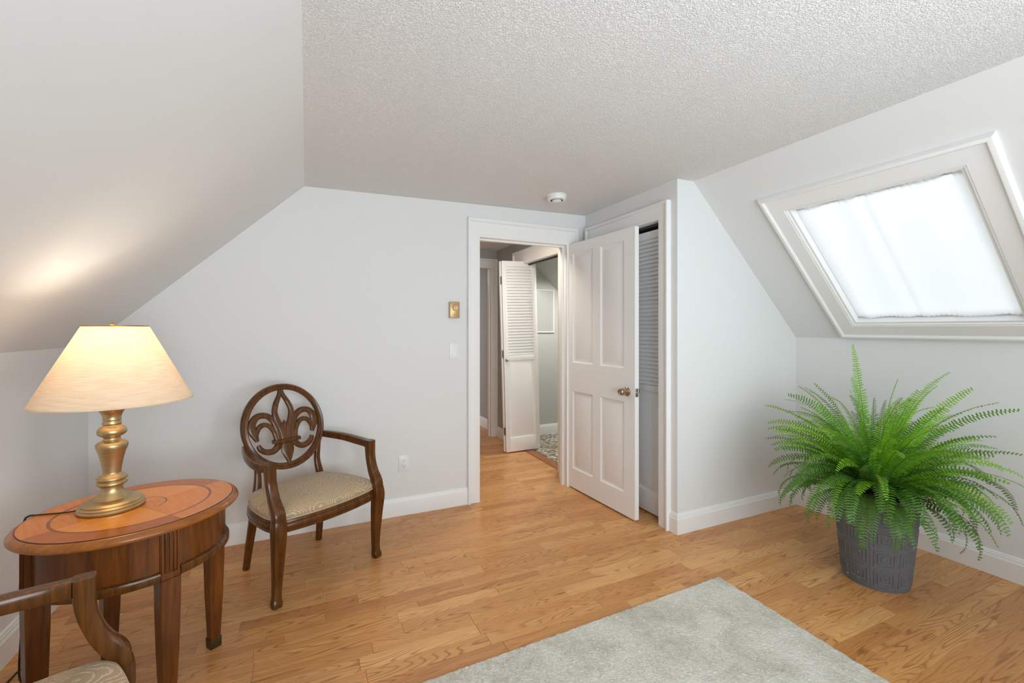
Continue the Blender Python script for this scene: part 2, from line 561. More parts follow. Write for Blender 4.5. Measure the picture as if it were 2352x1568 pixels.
# floor slab; planks are its parts
fl = MB().box(XL - 0.1, XR + 0.1, YF - 0.1, YB + 0.15, -0.10, -0.012).build('floor', M['slab'])
struct(fl, 'oak laminate strip floor of the attic room')
hall_fl = MB().box(1.0, 2.19, YB + 0.15, 5.2, -0.10, -0.012).build('floor', M['slab'])
struct(hall_fl, 'oak laminate strip floor of the hall beyond the open door')
W = 0.0765
plank_cache = {}
def plank(x0, x1, y0, y1, parent):
    key = (round(x1 - x0, 4), round(y1 - y0, 4))
    if key not in plank_cache:
        L, w = key
        g, c = 0.0003, 0.0010
        a, b = L / 2 - g, w / 2 - g
        o = MB()
        o.loft([[(-a, -b, -0.012), (a, -b, -0.012), (a, b, -0.012), (-a, b, -0.012)],
                [(-a, -b, -c), (a, -b, -c), (a, b, -c), (-a, b, -c)],
                [(-a + c, -b + c, 0), (a - c, -b + c, 0), (a - c, b - c, 0), (-a + c, b - c, 0)]], cap0=False)
        ob = o.build('plank', M['oak'], parent, 0)
        plank_cache[key] = ob.data
    else:
        ob = bpy.data.objects.new('plank', plank_cache[key])
        COL.objects.link(ob)
        ob.parent = parent
    ob.location = ((x0 + x1) / 2, (y0 + y1) / 2, 0)
    return ob
LENS = [0.36, 0.44, 0.50, 0.58, 0.66]
def strips(x0, x1, y0, y1, parent, rng, phase=None):
    k0 = math.floor((y0 - 1.667) / W + 1e-6)
    y = 1.667 + k0 * W
    n = 0
    while y < y1 - 1e-4:
        ya, yb = max(y, y0), min(y + W, y1)
        if yb - ya > 0.004:
            x = x0
            first = True
            while x < x1 - 1e-4:
                L = rng.choice(LENS)
                if first:
                    L *= rng.choice([0.3, 0.5, 0.7, 0.9])
                    first = False
                if x1 - (x + L) < 0.14:
                    L = x1 - x
                xe = min(x1, x + L)
                plank(x, xe, ya, yb, parent)
                n += 1
                x = xe
        y += W
    return n
rng = random.Random(11)
n_pl = strips(XL, 3.395, 0.902, YA, fl, rng)
n_pl += strips(XL, 2.33, YA, YB + 0.13, fl, rng)
strips(1.0, 2.19, YB + 0.13, 5.2, hall_fl, rng)
# boards behind and under the camera, out of view: one sheet
MB().box(XL, XR, YF, 0.902, -0.012, 0.0).build('underfoot_boards', M['oak'], fl, 0)

# walls
def wall(name, boxes, mat, label):
    mb = MB()
    for b in boxes:
        if callable(b):
            b(mb)
        else:
            mb.box(*b)
    return struct(mb.build(name, mat, None, 0), label)

# back wall: gable-shaped, hall doorway cut out
DX0, DX1, DZ = 1.205, 2.012, 2.052
def back_poly(mb):
    t = 0.115
    f0 = lambda x, z: (x, YB, z)
    f1 = lambda x, z: (x, YB + t, z)
    zl = ZKL
    mb.prism([(XL - 0.1, 0), (DX0, 0), (DX0, 2.45), (XSL, 2.45), (XL - 0.1, 1.5)], f0, f1)
    mb.prism([(DX0, DZ), (DX1, DZ), (DX1, 2.45), (DX0, 2.45)], f0, f1)
    mb.prism([(DX1, 0), (XC + 0.1, 0), (XC + 0.1, 2.45), (DX1, 2.45)], f0, f1)
wall('wall_back', [back_poly], M['wall'], 'pale grey gable wall with the hall doorway and the thermostat')
wall('wall_left', [(XL - 0.1, XL, YF, YB, 0, ZKL + 0.01)], M['wall'], 'low grey knee wall left of the lamp table')
wall('wall_right', [(XR, XR + 0.1, YF, YA + 0.1, 0, ZKR + 0.01)], M['wall'], 'low grey knee wall behind the fern')
wall('wall_alcove', [(XC, XR + 0.1, YA, YA + 0.10, 0, 2.45)], M['wall'], 'white wall beside the closet, left of the fern')
CY0, CY1, CZ = 2.325, 3.095, 2.085
wall('wall_closet', [(XC, XC + 0.10, YA + 0.1, CY0, 0, 2.45), (XC, XC + 0.10, CY1, YB, 0, 2.45), (XC, XC + 0.10, CY0, CY1, CZ, 2.45)], M['wall'], 'narrow wall around the closet doorway')
wall('wall_closet_inside', [(XC + 0.10, 3.0, YB, YB + 0.115, 0, 2.45), (2.95, 3.0, YA + 0.1, YB, 0, 2.45)], M['wall'], 'inner walls of the dark closet')
struct(MB().box(XC + 0.05, 3.0, YA + 0.05, YB + 0.1, 2.40, 2.46).build('ceiling', M['wall'], None, 0), 'ceiling of the closet')
struct(MB().box(XR - 1.065, 3.0, YA + 0.1, YB, -0.1, 0.0).build('floor', M['slab'], None, 0), 'floor of the dark closet')
# front gable wall behind the camera with two added windows
wx = [(-0.15, 0.85), (1.45, 2.45)]
wall('wall_front', [(XL - 0.1, wx[0][0], YF - 0.1, YF, 0, 2.45), (wx[0][1], wx[1][0], YF - 0.1, YF, 0, 2.45), (wx[1][1], XR + 0.1, YF - 0.1, YF, 0, 2.45),
     (wx[0][0], wx[0][1], YF - 0.1, YF, 0, 0.74), (wx[0][0], wx[0][1], YF - 0.1, YF, 2.10, 2.45), (wx[1][0], wx[1][1], YF - 0.1, YF, 0, 0.74), (wx[1][0], wx[1][1], YF - 0.1, YF, 2.10, 2.45)],
     M['wall'], 'gable wall behind the camera')
# ceiling and the two roof slopes
mb = MB()
mb.loft([[(XSL, y, ZC), (XSR, y, ZCR), (XSR, y, ZCR + 0.08), (XSL, y, ZC + 0.08)] for y in (YF - 0.1, YB)])
struct(mb.build('ceiling', M['ceiling'], None, 0), 'flat stipple-textured white ceiling')
def slope_box(mb, p0, p1, y0, y1, t):
    """slab between two (x, z) points of the roof line, thickened upward"""
    d = Vector((p1[0] - p0[0], 0, p1[1] - p0[1])).normalized()
    n = Vector((-d.z, 0, d.x))
    if n.z < 0: n = -n
    a, b = Vector((p0[0], 0, p0[1])), Vector((p1[0], 0, p1[1]))
    A, B = a + n * t, b + n * t
    q = [(a, y0), (b, y0), (b, y1), (a, y1), (A, y0), (B, y0), (B, y1), (A, y1)]
    mb.add([(p.x, y, p.z) for p, y in q], [(0, 1, 2, 3), (7, 6, 5, 4), (0, 4, 5, 1), (1, 5, 6, 2), (2, 6, 7, 3), (3, 7, 4, 0)])
mb = MB()
slope_box(mb, (XL - 0.02, ZKL - 0.0186), (XSL, ZC), YF, YB, 0.08)
struct(mb.build('wall_left_slope', M['wall'], None, 0), 'smooth sloping ceiling above the lamp')
# skylight opening on the right slope: s = distance up from the knee wall
SL = math.hypot(XSR - XR, ZCR - ZKR)
ux, uz = (XSR - XR) / SL, (ZCR - ZKR) / SL       # up-slope direction
def sp(s, y, n=0.0):
    """point on right slope; n>0 goes into the room"""
    return (XR + ux * s - uz * n, y, ZKR + uz * s + ux * n)
WS0, WS1, WY0, WY1 = 0.146, 1.107, 0.933, 1.717
def band(mb, s0, s1, y0, y1):
    slope_box(mb, (sp(s0, 0)[0], sp(s0, 0)[2]), (sp(s1, 0)[0], sp(s1, 0)[2]), y0, y1, 0.09)
mb = MB()
band(mb, -0.02, WS0, YF, YA + 0.05)
band(mb, WS1, SL, YF, YA + 0.05)
band(mb, WS0, WS1, YF, WY0)
band(mb, WS0, WS1, WY1, YA + 0.05)
struct(mb.build('wall_right_slope', M['wall'], None, 0), 'smooth sloping ceiling around the skylight')

# mitred frames with a moulded profile -------------------------------------------------
def mould(mb, F, u0, u1, v0, v1, prof, kind='door', top=1.0):
    """F(u, v, n) -> point. profile = (offset outward from the opening, height above the wall)"""
    rings = []
    for o, n in prof:
        ot = o * top
        if kind == 'door':
            rings.append([F(u0 - o, v0, n), F(u0 - o, v1 + ot, n), F(u1 + o, v1 + ot, n), F(u1 + o, v0, n)])
        else:
            rings.append([F(u0 - o, v0 - o, n), F(u0 - o, v1 + o, n), F(u1 + o, v1 + o, n), F(u1 + o, v0 - o, n)])
    m, vs, fs = len(rings), [p for r in rings for p in r], []
    for i in range(m - 1):
        for j in range(4 if kind != 'door' else 3):
            k = (j + 1) % 4
            fs.append((i * 4 + j, i * 4 + k, (i + 1) * 4 + k, (i + 1) * 4 + j))
    if kind == 'door':
        fs.append(tuple(i * 4 for i in range(m)))
        fs.append(tuple(i * 4 + 3 for i in reversed(range(m))))
    mb.add(vs, fs)

CAS = [(0.0, 0.0), (0.0, 0.012), (0.004, 0.016), (0.014, 0.016), (0.017, 0.0185), (0.078, 0.0195), (0.080, 0.026), (0.084, 0.034), (0.090, 0.036), (0.099, 0.036), (0.101, 0.034), (0.101, 0.0)]

# 1: hall doorway casing and jamb
OX0, OX1, OZ = 1.213, 1.996, 2.040
mb = MB()
mould(mb, lambda u, v, n: (u, YB - n, v), OX0, OX1, 0.0, OZ, [(o * (1 if o < .1 else 1), n) for o, n in CAS], top=1.42)
t1 = struct(mb.build('trim_1', M['trim'], None, 30), 'white moulded casing around the hall doorway')
jm = MB()
jm.box(DX0 - 0.004, OX0, YB - 0.004, YB + 0.122, 0, OZ + 0.012, 0.002)
jm.box(OX1, DX1 + 0.004, YB - 0.004, YB + 0.122, 0, OZ + 0.012, 0.002)
jm.box(OX0, OX1, YB - 0.004, YB + 0.122, OZ, OZ + 0.012, 0.002)
jm.build('jamb', M['trim'], t1, 30)
st = MB()
st.box(OX0, OX0 + 0.011, YB + 0.042, YB + 0.078, 0, OZ)
st.box(OX1 - 0.011, OX1, YB + 0.042, YB + 0.078, 0, OZ)
st.box(OX0 + 0.011, OX1 - 0.011, YB + 0.042, YB + 0.078, OZ - 0.011, OZ)
st.build('door_stop', M['trim'], t1, 30)
# hall side casing of the same doorway (its right edge shows past the door)
mb = MB()
mould(mb, lambda u, v, n: (u, YB + 0.115 + n, v), OX0 - 0.004, OX1 + 0.028, 0.0, OZ, CAS, top=1.2)
mb.build('casing', M['trim'], t1, 30)

# 2: closet casing
mb = MB()
KY0, KY1, KZ = 2.333, 3.088, 2.075
mould(mb, lambda u, v, n: (XC - n, u, v), KY0, KY1, 0.0, KZ, CAS, top=1.10)
t2 = struct(mb.build('trim_2', M['trim'], None, 30), 'white moulded casing around the louvered closet doorway')
jm = MB()
jm.box(XC - 0.004, XC + 0.104, CY0 - 0.003, KY0, 0, KZ + 0.01, 0.002)
jm.box(XC - 0.004, XC + 0.104, KY1, CY1 + 0.003, 0, KZ + 0.01, 0.002)
jm.box(XC - 0.004, XC + 0.104, KY0, KY1, KZ, KZ + 0.01, 0.002)
jm.build('jamb', M['trim'], t2, 30)
tk = MB()
tk.box(XC + 0.045, XC + 0.075, KY0, KY1, KZ - 0.018, KZ)
tk.build('bifold_track', M['track'], t2, 0)

# hall, bathroom and far room shells
HX = 2.15
BY0, BY1, BZ = 3.60, 4.470, 2.04
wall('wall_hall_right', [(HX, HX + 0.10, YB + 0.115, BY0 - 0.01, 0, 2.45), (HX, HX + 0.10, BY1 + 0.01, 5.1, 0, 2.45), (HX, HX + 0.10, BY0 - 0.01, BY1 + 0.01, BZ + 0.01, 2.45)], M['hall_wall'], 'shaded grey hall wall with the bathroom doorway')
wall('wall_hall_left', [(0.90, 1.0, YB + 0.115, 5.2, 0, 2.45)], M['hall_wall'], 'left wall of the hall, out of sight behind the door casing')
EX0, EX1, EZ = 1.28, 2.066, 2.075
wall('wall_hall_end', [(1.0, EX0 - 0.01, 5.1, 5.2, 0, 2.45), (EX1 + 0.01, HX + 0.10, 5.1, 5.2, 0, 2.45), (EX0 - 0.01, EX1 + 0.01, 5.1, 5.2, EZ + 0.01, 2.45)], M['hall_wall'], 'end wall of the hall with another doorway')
struct(MB().box(1.0, HX, YB + 0.115, 5.1, 2.30, 2.36).build('ceiling', M['ceiling'], None, 0), 'textured ceiling of the hall')
mb = MB()
mould(mb, lambda u, v, n: (HX - n, u, v), BY0, BY1, 0.0, BZ, CAS, top=1.45)
t3 = struct(mb.build('trim_3', M['trim'], None, 30), 'white casing around the bathroom doorway in the hall')
jm = MB()
jm.box(HX - 0.004, HX + 0.104, BY0 - 0.01, BY0, 0, BZ + 0.01)
jm.box(HX - 0.004, HX + 0.104, BY1, BY1 + 0.01, 0, BZ + 0.01)
jm.box(HX - 0.004, HX + 0.104, BY0, BY1, BZ, BZ + 0.01)
jm.build('jamb', M['trim'], t3, 0)
tk = MB()
tk.box(HX + 0.040, HX + 0.062, BY0, BY1, BZ - 0.016, BZ)
tk.build('bifold_track', M['track'], t3, 0)
mb = MB()
mould(mb, lambda u, v, n: (u, 5.1 - n, v), EX0, EX1, 0.0, EZ, [(o * 0.82, n) for o, n in CAS], top=1.4)
t4 = struct(mb.build('trim_4', M['trim'], None, 30), 'white casing around the doorway at the end of the hall')
jm = MB()
jm.box(EX0 - 0.01, EX0, 5.096, 5.204, 0, EZ + 0.01)
jm.box(EX1, EX1 + 0.01, 5.096, 5.204, 0, EZ + 0.01)
jm.box(EX0, EX1, 5.096, 5.204, EZ, EZ + 0.01)
jm.box(EX1 - 0.011, EX1, 5.13, 5.165, 0, EZ)
jm.build('jamb', M['trim'], t4, 0)
# bathroom
wall('wall_bathroom', [(HX + 0.10, 3.70, 4.93, 5.03, 0, 2.45), (3.60, 3.70, YB + 0.3, 4.93, 0, 1.30), (HX + 0.10, 3.70, YB + 0.115, YB + 0.215, 0, 2.45)], M['bath_wall'], 'grey-green bathroom walls seen through the doorway')
mb = MB()
slope_box(mb, (3.62, 1.214), (2.42, 2.254), YB + 0.2, 4.94, 0.06)
struct(mb.build('wall_bathroom_slope', M['bath_wall'], None, 0), 'sloping bathroom ceiling seen through the doorway')
struct(MB().box(HX + 0.10, 2.45, YB + 0.2, 4.94, 2.254, 2.31).build('ceiling', M['bath_wall'], None, 0), 'flat part of the bathroom ceiling')
bf = struct(MB().box(2.19, 3.62, YB + 0.2, 4.93, -0.10, -0.003).build('floor', M['grout'], None, 0), 'mosaic tile floor of the bathroom')
mb = MB()
rt = random.Random(3)
y = 3.70
while y < 4.92:
    x = 2.26 + rt.uniform(0, 0.03)
    while x < 3.2:
        w = rt.choice([0.022, 0.034, 0.046])
        mb.box(x, x + w - 0.003, y, y + 0.021, -0.006, 0.001 + rt.uniform(0, 0.001))
        x += w
    y += 0.024
tag(mb.build('mosaic_tile', M['tile'], bf, 0), None, None, 'stuff')
struct(MB().box(2.155, 2.255, BY0, BY1, -0.011, 0.006, 0.003).build('trim_5', walnut('threshold_oak', S(176, 112, 60), S(134, 78, 38), 0.6, 0.35, 'Y'), None), 'oak threshold strip under the bathroom doorway')
# far room
wall('wall_far_room', [(-0.2, 3.5, 9.0, 9.1, 0, 2.45), (-0.3, -0.2, 5.2, 9.1, 0, 2.45), (3.395, 3.5, 5.2, 9.0, 0, 1.30), (2.19, 2.30, 5.2, 5.80, 0, 2.45)], M['hall_wall'], 'walls of the far room beyond the hall')
mb = MB()
slope_box(mb, (3.42, 1.25), (2.37, 2.28), 5.2, 9.0, 0.06)
struct(mb.build('wall_far_slope', M['hall_wall'], None, 0), 'sloping ceiling of the far room')
struct(MB().box(-0.3, 2.40, 5.2, 9.0, 2.285, 2.36).build('ceiling', M['ceiling'], None, 0), 'ceiling of the far room')
ff = struct(MB().box(-0.3, 3.5, 5.2, 9.0, -0.10, -0.012).build('floor', M['slab'], None, 0), 'oak strip floor of the far room')
rf = random.Random(5)
strips(1.6, 3.395, 7.2, 9.0, ff, rf)
strips(1.6, 2.19, 5.2, 7.2, ff, rf)
MB().box(-0.2, 1.6, 5.2, 9.0, -0.012, 0.0).build('underfoot_boards', M['oak'], ff, 0)
MB().box(2.19, 3.395, 5.2, 7.2, -0.012, 0.0).build('underfoot_boards', M['oak'], ff, 0)

# baseboards -----------------------------------------------------------------------------
BASE = [(0.0, 0.0), (0.017, 0.0), (0.017, 0.098), (0.0145, 0.101), (0.0145, 0.104), (0.0125, 0.106), (0.0115, 0.116), (0.009, 0.119), (0.0075, 0.127), (0.004, 0.130), (0.0, 0.130)]
BASE_PLAIN = [(0.0, 0.0), (0.018, 0.0), (0.018, 0.098), (0.016, 0.103), (0.011, 0.112), (0.008, 0.122), (0.003, 0.126), (0.0, 0.126)]
def baseboard(name, path, label, prof=BASE):
    """path: (x, y) corner points, the room lies to the LEFT of the walking direction"""
    P = [Vector((a, b)) for a, b in path]
    rings = []
    for i, p in enumerate(P):
        if i == 0:
            d = (P[1] - P[0]).normalized(); off = Vector((-d.y, d.x))
        elif i == len(P) - 1:
            d = (P[-1] - P[-2]).normalized(); off = Vector((-d.y, d.x))
        else:
            d0 = (P[i] - P[i - 1]).normalized(); d1 = (P[i + 1] - P[i]).normalized()
            n0, n1 = Vector((-d0.y, d0.x)), Vector((-d1.y, d1.x))
            off = (n0 + n1) / (1 + n0.dot(n1))
        rings.append([(p.x + off.x * t, p.y + off.y * t, z) for t, z in prof])
    mb = MB()
    mb.loft(rings)
    return struct(mb.build(name, M['trim'], None, 25), label)
baseboard('baseboard_back', [(OX0 - 0.101, YB), (XL, YB)], 'white baseboard behind the armchair', BASE_PLAIN)
baseboard('baseboard_left', [(XL, YB - 0.018), (XL, YF)], 'white baseboard on the left knee wall')
baseboard('baseboard_alcove', [(XR - 0.017, YA), (XC, YA), (XC, KY0 - 0.101)], 'white stepped baseboard wrapping the closet corner')
baseboard('baseboard_right', [(XR, YF), (XR, YA)], 'white stepped baseboard behind the fern pot')
baseboard('baseboard_hall', [(HX, BY1 + 0.101), (HX, 5.1)], 'short white baseboard beside the louvered bathroom door', BASE_PLAIN)
baseboard('baseboard_bathroom', [(3.6, 4.93), (HX + 0.10, 4.93)], 'white baseboard on the bathroom end wall', BASE_PLAIN)
baseboard('baseboard_far', [(2.19, 5.2), (2.19, 5.80)], 'white baseboard just inside the far room', BASE_PLAIN)

# ------------------------------------------------------------------ door_1: four-panel door, open
DL, DH, DT = 0.838, 2.030, 0.036
door = empty('door_1', (2.008, 3.262, 0.012), R(-86.9))
struct(door, 'white four-panel door standing open into the room')
# local: x from hinge to free edge, y>0 = away from the camera side after rotation; camera sees y=0 face
rects = [(0.107, 0.373, 1.040, 1.950), (0.467, 0.729, 1.040, 1.950), (0.107, 0.373, 0.160, 0.805), (0.467, 0.729, 0.160, 0.805)]
mb = MB()
# stiles and rails, butted
c = 0.0015
for b in [(0, 0.107, 0, DH), (0.373, 0.467, 0, DH), (0.729, DL, 0, DH)]:
    mb.box(b[0], b[1], 0, DT, b[2], b[3])
for (x0, x1) in ((0.107, 0.373), (0.467, 0.729)):
    for z0, z1 in ((0, 0.160), (0.805, 1.040), (1.950, DH)):
        mb.box(x0, x1, 0, DT, z0, z1)
leaf = mb.build('door_leaf', M['trim'], door, 30)
for x0, x1, z0, z1 in rects:
    mb = MB()
    for side in (0, 1):
        F = lambda u, v, n: (u, n if side == 0 else DT - n, v)
        prof = [(0, 0.0), (0.004, 0.003), (0.012, 0.009), (0.016, 0.0095), (0.030, 0.0095), (0.046, 0.004), (0.048, 0.0035)]
        rings = [[F(x0 + o, z0 + o, n), F(x1 - o, z0 + o, n), F(x1 - o, z1 - o, n), F(x0 + o, z1 - o, n)] for o, n in prof]
        mb.loft(rings, True, False, True)
    mb.build('panel', M['trim'], leaf, 25)
def knob_mesh(sgn):
    """door knob along local y, sgn = -1 on the camera side"""
    mb = MB()
    prof = [(0.0, 0.0), (0.033, 0.0), (0.033, 0.003), (0.029, 0.008), (0.017, 0.012), (0.0125, 0.016), (0.0125, 0.024), (0.020, 0.028), (0.0255, 0.036), (0.0265, 0.042), (0.0225, 0.064), (0.0205, 0.067), (0.013, 0.064), (0.0, 0.062)]
    seg = 28
    rings = [[(r * math.cos(2 * PI * j / seg), sgn * z, r * math.sin(2 * PI * j / seg)) for j in range(seg)] for r, z in prof]
    mb.loft(rings, True, False, False)
    return mb
k = knob_mesh(-1).build('door_knob', M['nickel'], leaf, 35, (0.760, 0.0, 0.880))
tag(k, 'satin nickel door knob')
knob_mesh(1).build('door_knob', M['nickel'], leaf, 35, (0.760, DT, 0.880))
mb = MB()
mb.box(DL - 0.0005, DL + 0.0015, 0.005, DT - 0.006, 0.850, 0.908, 0.0005)
mb.cur = 1
mb.lathe([(0.009, 0), (0.009, 0.008), (0.006, 0.012), (0.0, 0.013)], 16)
# the lathe above is rotated to stick out of the door edge
n0 = len(mb.v) - 4 * 16
for i in range(n0, len(mb.v)):
    x, y, z = mb.v[i]
    mb.v[i] = (DL + z, DT / 2 + y, 0.880 + x)
mb.build('latch_plate', [M['nickel'], M['chrome']], leaf, 40)
for z in (0.22, 1.02, 1.80):
    mb = MB()
    mb.lathe([(0.006, -0.045), (0.006, 0.045)], 10, (-0.006, DT + 0.004, z))
    mb.build('hinge', M['nickel'], door, 40)

# ------------------------------------------------------------------ louvered bifold leaves
slat_cache = {}
def louver_leaf(parent, w, hgt, t, slat_z, pitch, panel_z, loc=(0, 0, 0), rot=(0, 0, 0), rail=0.05, tilt=64, stile=0.042):
    mb = MB()
    mb.box(0, stile, 0, t, 0, hgt, 0.0015)
    mb.box(w - stile, w, 0, t, 0, hgt, 0.0015)
    for z0, z1 in ((0, panel_z[0]), (panel_z[1], slat_z[0]), (slat_z[1], hgt)):
        mb.box(stile - 0.001, w - stile + 0.001, 0.0005, t - 0.0005, z0, z1, 0.0015)
    lf = mb.build('door_leaf', M['trim'], parent, 30, loc)
    lf.rotation_euler = rot
    key = round(w, 3)
    a, b = 0.017, 0.0032
    ct, sn = math.cos(R(tilt)), math.sin(R(tilt))
    z = slat_z[0] + pitch * 0.6
    while z < slat_z[1] - pitch * 0.3:
        if key not in slat_cache:
            sm = MB()
            # front edge low, back edge high
            sec = [(-a, -b), (-a + .002, -b * 1.3), (a, -b), (a, b), (-a + .002, b * 1.3), (-a, b)]
            sec = [(p * ct - q * sn, p * sn + q * ct) for p, q in sec]
            sm.loft([[(stile - 0.002, u, v) for u, v in sec], [(w - stile + 0.002, u, v) for u, v in sec]])
            so = sm.build('slat', M['trim'], lf, 30)
            slat_cache[key] = so.data
        else:
            so = bpy.data.objects.new('slat', slat_cache[key])
            COL.objects.link(so)
            so.parent = lf
        so.location = (0, t / 2, z)
        z += pitch
    pm = MB()
    x0, x1, z0, z1 = stile, w - stile, panel_z[0], panel_z[1]
    for side in (0, 1):
        F = lambda u, v, n: (u, n if side == 0 else t - n, v)
        prof = [(-0.001, 0.001), (0.003, 0.006), (0.008, 0.0075), (0.020, 0.0075), (0.028, 0.0050)]
        pm.loft([[F(x0 + o, z0 + o, n), F(x1 - o, z0 + o, n), F(x1 - o, z1 - o, n), F(x0 + o, z1 - o, n)] for o, n in prof], True, False, True)
    pm.build('panel', M['trim'], lf, 25)
    return lf

# door_2: closet bifold, closed, behind the open room door
d2 = empty('door_2', (XC + 0.050, KY0 + 0.004, 0.014))
struct(d2, 'white louvered bifold closet door half hidden behind the open door')
lw = (KY1 - KY0 - 0.012) / 2
# local leaf x runs along world +y; leaf face (local y=0) looks to -x
lA = louver_leaf(d2, lw, 2.020, 0.028, (0.914, 1.966), 0.0292, (0.150, 0.870), (0.0, 0, 0), (0, 0, R(90)))
lB = louver_leaf(d2, lw, 2.020, 0.028, (0.914, 1.966), 0.0292, (0.150, 0.870), (0.0, lw + 0.004, 0), (0, 0, R(90)))
# a leaf turned by 90 degrees looks toward +x: mirror it so that its front looks into the room
for lf in (lA, lB):
    lf.rotation_euler = (0, 0, R(-90))
lA.location = (0.0, lw, 0)
lB.location = (0.0, 2 * lw + 0.004, 0)
MB().lathe([(0.008, 0), (0.008, 0.012), (0.015, 0.018), (0.016, 0.024), (0.010, 0.030), (0, 0.031)], 18).build('door_knob', M['nickel'], lB, 40, (0.04, 0, 0.95)).rotation_euler = (R(90), 0, 0)

# door_3: bathroom bifold folded open across the hall
d3 = empty('door_3', (1.938, 4.333, 0.012), R(-3.5))
d3.rotation_euler = (0, R(-1.55), R(-3.5))
struct(d3, 'white louvered bifold bathroom door folded open in the hall')
lf3 = louver_leaf(d3, 0.398, 2.045, 0.028, (1.033, 1.985), 0.0316, (0.150, 0.975), (0, 0, 0), stile=0.050)
lf4 = louver_leaf(d3, 0.398, 2.045, 0.028, (1.033, 1.985), 0.0316, (0.150, 0.975), (-0.012, 0.036, 0), (0, 0, R(4)), stile=0.050)
kb = MB().lathe([(0.008, 0), (0.008, 0.012), (0.016, 0.018), (0.0175, 0.025), (0.011, 0.032), (0, 0.033)], 18).build('door_knob', M['nickel'], lf3, 40, (0.024, 0, 0.985))
kb.rotation_euler = (R(90), 0, 0)
for z in (0.22, 1.05, 1.84):
    mb = MB()
    mb.box(-0.005, 0.0, 0.008, 0.050, z - 0.038, z + 0.038)
    mb.tube([(-0.007, 0.030, z - 0.040), (-0.007, 0.030, z + 0.040)], 0.0048, 8)
    mb.build('hinge', M['steel'], d3, 40)
# brass hinge leaf on the far doorway
mb = MB()
mb.box(2.184, 2.190, 5.30, 5.335, 1.47, 1.55)
mb.tube([(2.178, 5.30, 1.475), (2.178, 5.30, 1.545)], 0.008, 10)
mb.build('hinge', M['bright_brass'], t4, 40)

# ------------------------------------------------------------------ window_1: skylight with casing
win = struct(empty('window_1', sp(WS0, (WY0 + WY1) / 2)), 'white framed skylight in the right slope')
Wl = Vector(win.location)
SP = lambda s, y, n=0.0: tuple(Vector(sp(s, y, n)) - Wl)
mb = MB()
SKY = [(0.0, -0.004), (0.0, 0.010), (0.004, 0.014), (0.010, 0.014), (0.013, 0.017), (0.088, 0.017), (0.090, 0.022), (0.096, 0.030), (0.104, 0.031), (0.112, 0.028), (0.118, 0.016), (0.120, 0.0)]
mould(mb, lambda u, v, n: SP(v, u, n), WY0, WY1, WS0, WS1, [(o * 1.055, n) for o, n in SKY], 'frame')
mb.build('casing', M['trim'], win, 28)
mb = MB()
mould(mb, lambda u, v, n: SP(v, u, n), WY0 + 0.012, WY1 - 0.012, WS0 + 0.012, WS1 - 0.012, [(0.0, -0.09), (0.0, 0.004), (0.006, 0.006), (0.0125, 0.006), (0.0125, -0.09)], 'frame')
mb.build('jamb', M['trim'], win, 28)
mb = MB()
mould(mb, lambda u, v, n: SP(v, u, n), WY0 + 0.020, WY1 - 0.020, WS0 + 0.020, WS1 - 0.020, [(0.0, -0.100), (0.0, -0.072), (0.007, -0.072), (0.007, -0.100)], 'frame')
mb.build('sash', M['trim'], win, 28)
mb = MB()
mb.add([SP(s, y, n) for n in (-0.084, -0.088) for s, y in ((WS0 + 0.018, WY0 + 0.018), (WS0 + 0.018, WY1 - 0.018), (WS1 - 0.018, WY1 - 0.018), (WS1 - 0.018, WY0 + 0.018))],
       [(0, 1, 2, 3), (7, 6, 5, 4), (0, 4, 5, 1), (1, 5, 6, 2), (2, 6, 7, 3), (3, 7, 4, 0)])
mb.build('pane', M['glass'], win, 0)

# sheer curtain stretched over the skylight between two rods
cur = tag(empty('skylight_curtain', sp(WS0 + 0.03, (WY0 + WY1) / 2, -0.03)), 'sheer white gathered curtain covering the skylight', 'curtain')
Cl = Vector(cur.location)
CP = lambda s, y, n=0.0: tuple(Vector(sp(s, y, n)) - Cl)
NY, NS = 170, 56
ya, yb = WY0 + 0.015, WY1 - 0.015
sa, sb = WS0 + 0.014, WS1 - 0.020
vsn = []
for i in range(NS + 1):
    q = i / NS
    s = sa + (sb - sa) * q
    for j in range(NY + 1):
        u = j / NY
        y = ya + (yb - ya) * u
        ph = 3.2 * noise.noise((u * 3.2, 0.3, 0.0)) + 30 * u
        amp = 0.0025 + 0.0060 * max(0.0, noise.noise((u * 5.1, q * 0.6, 4.0)) + 0.35)
        d = amp * math.sin(ph + 0.7 * q) + 0.004 * noise.noise((u * 9, q * 1.3, 9.0))
        head = max(0.0, (q - 0.93) / 0.07)
        foot = max(0.0, (0.05 - q) / 0.05)
        d += head * 0.004 * math.sin(u * 150 + 4 * noise.noise((u * 14, q * 8, 2))) + foot * 0.0022 * math.sin(u * 210)
        e = 0.004 * head * noise.noise((u * 20, q * 3, 7))
        vsn.append(CP(s + e, y, -0.034 + d))
fs = [(i * (NY + 1) + j, i * (NY + 1) + j + 1, (i + 1) * (NY + 1) + j + 1, (i + 1) * (NY + 1) + j) for i in range(NS) for j in range(NY)]
mb = MB()
mb.add(vsn, fs)
mb.build('fabric', M['curtain'], cur, 180, fix=False)
for s in (sa + 0.004, sb - 0.022):
    MB().tube([CP(s, WY0 + 0.013, -0.048), CP(s, WY1 - 0.013, -0.048)], 0.005, 10).build('rod', M['chrome'], cur)

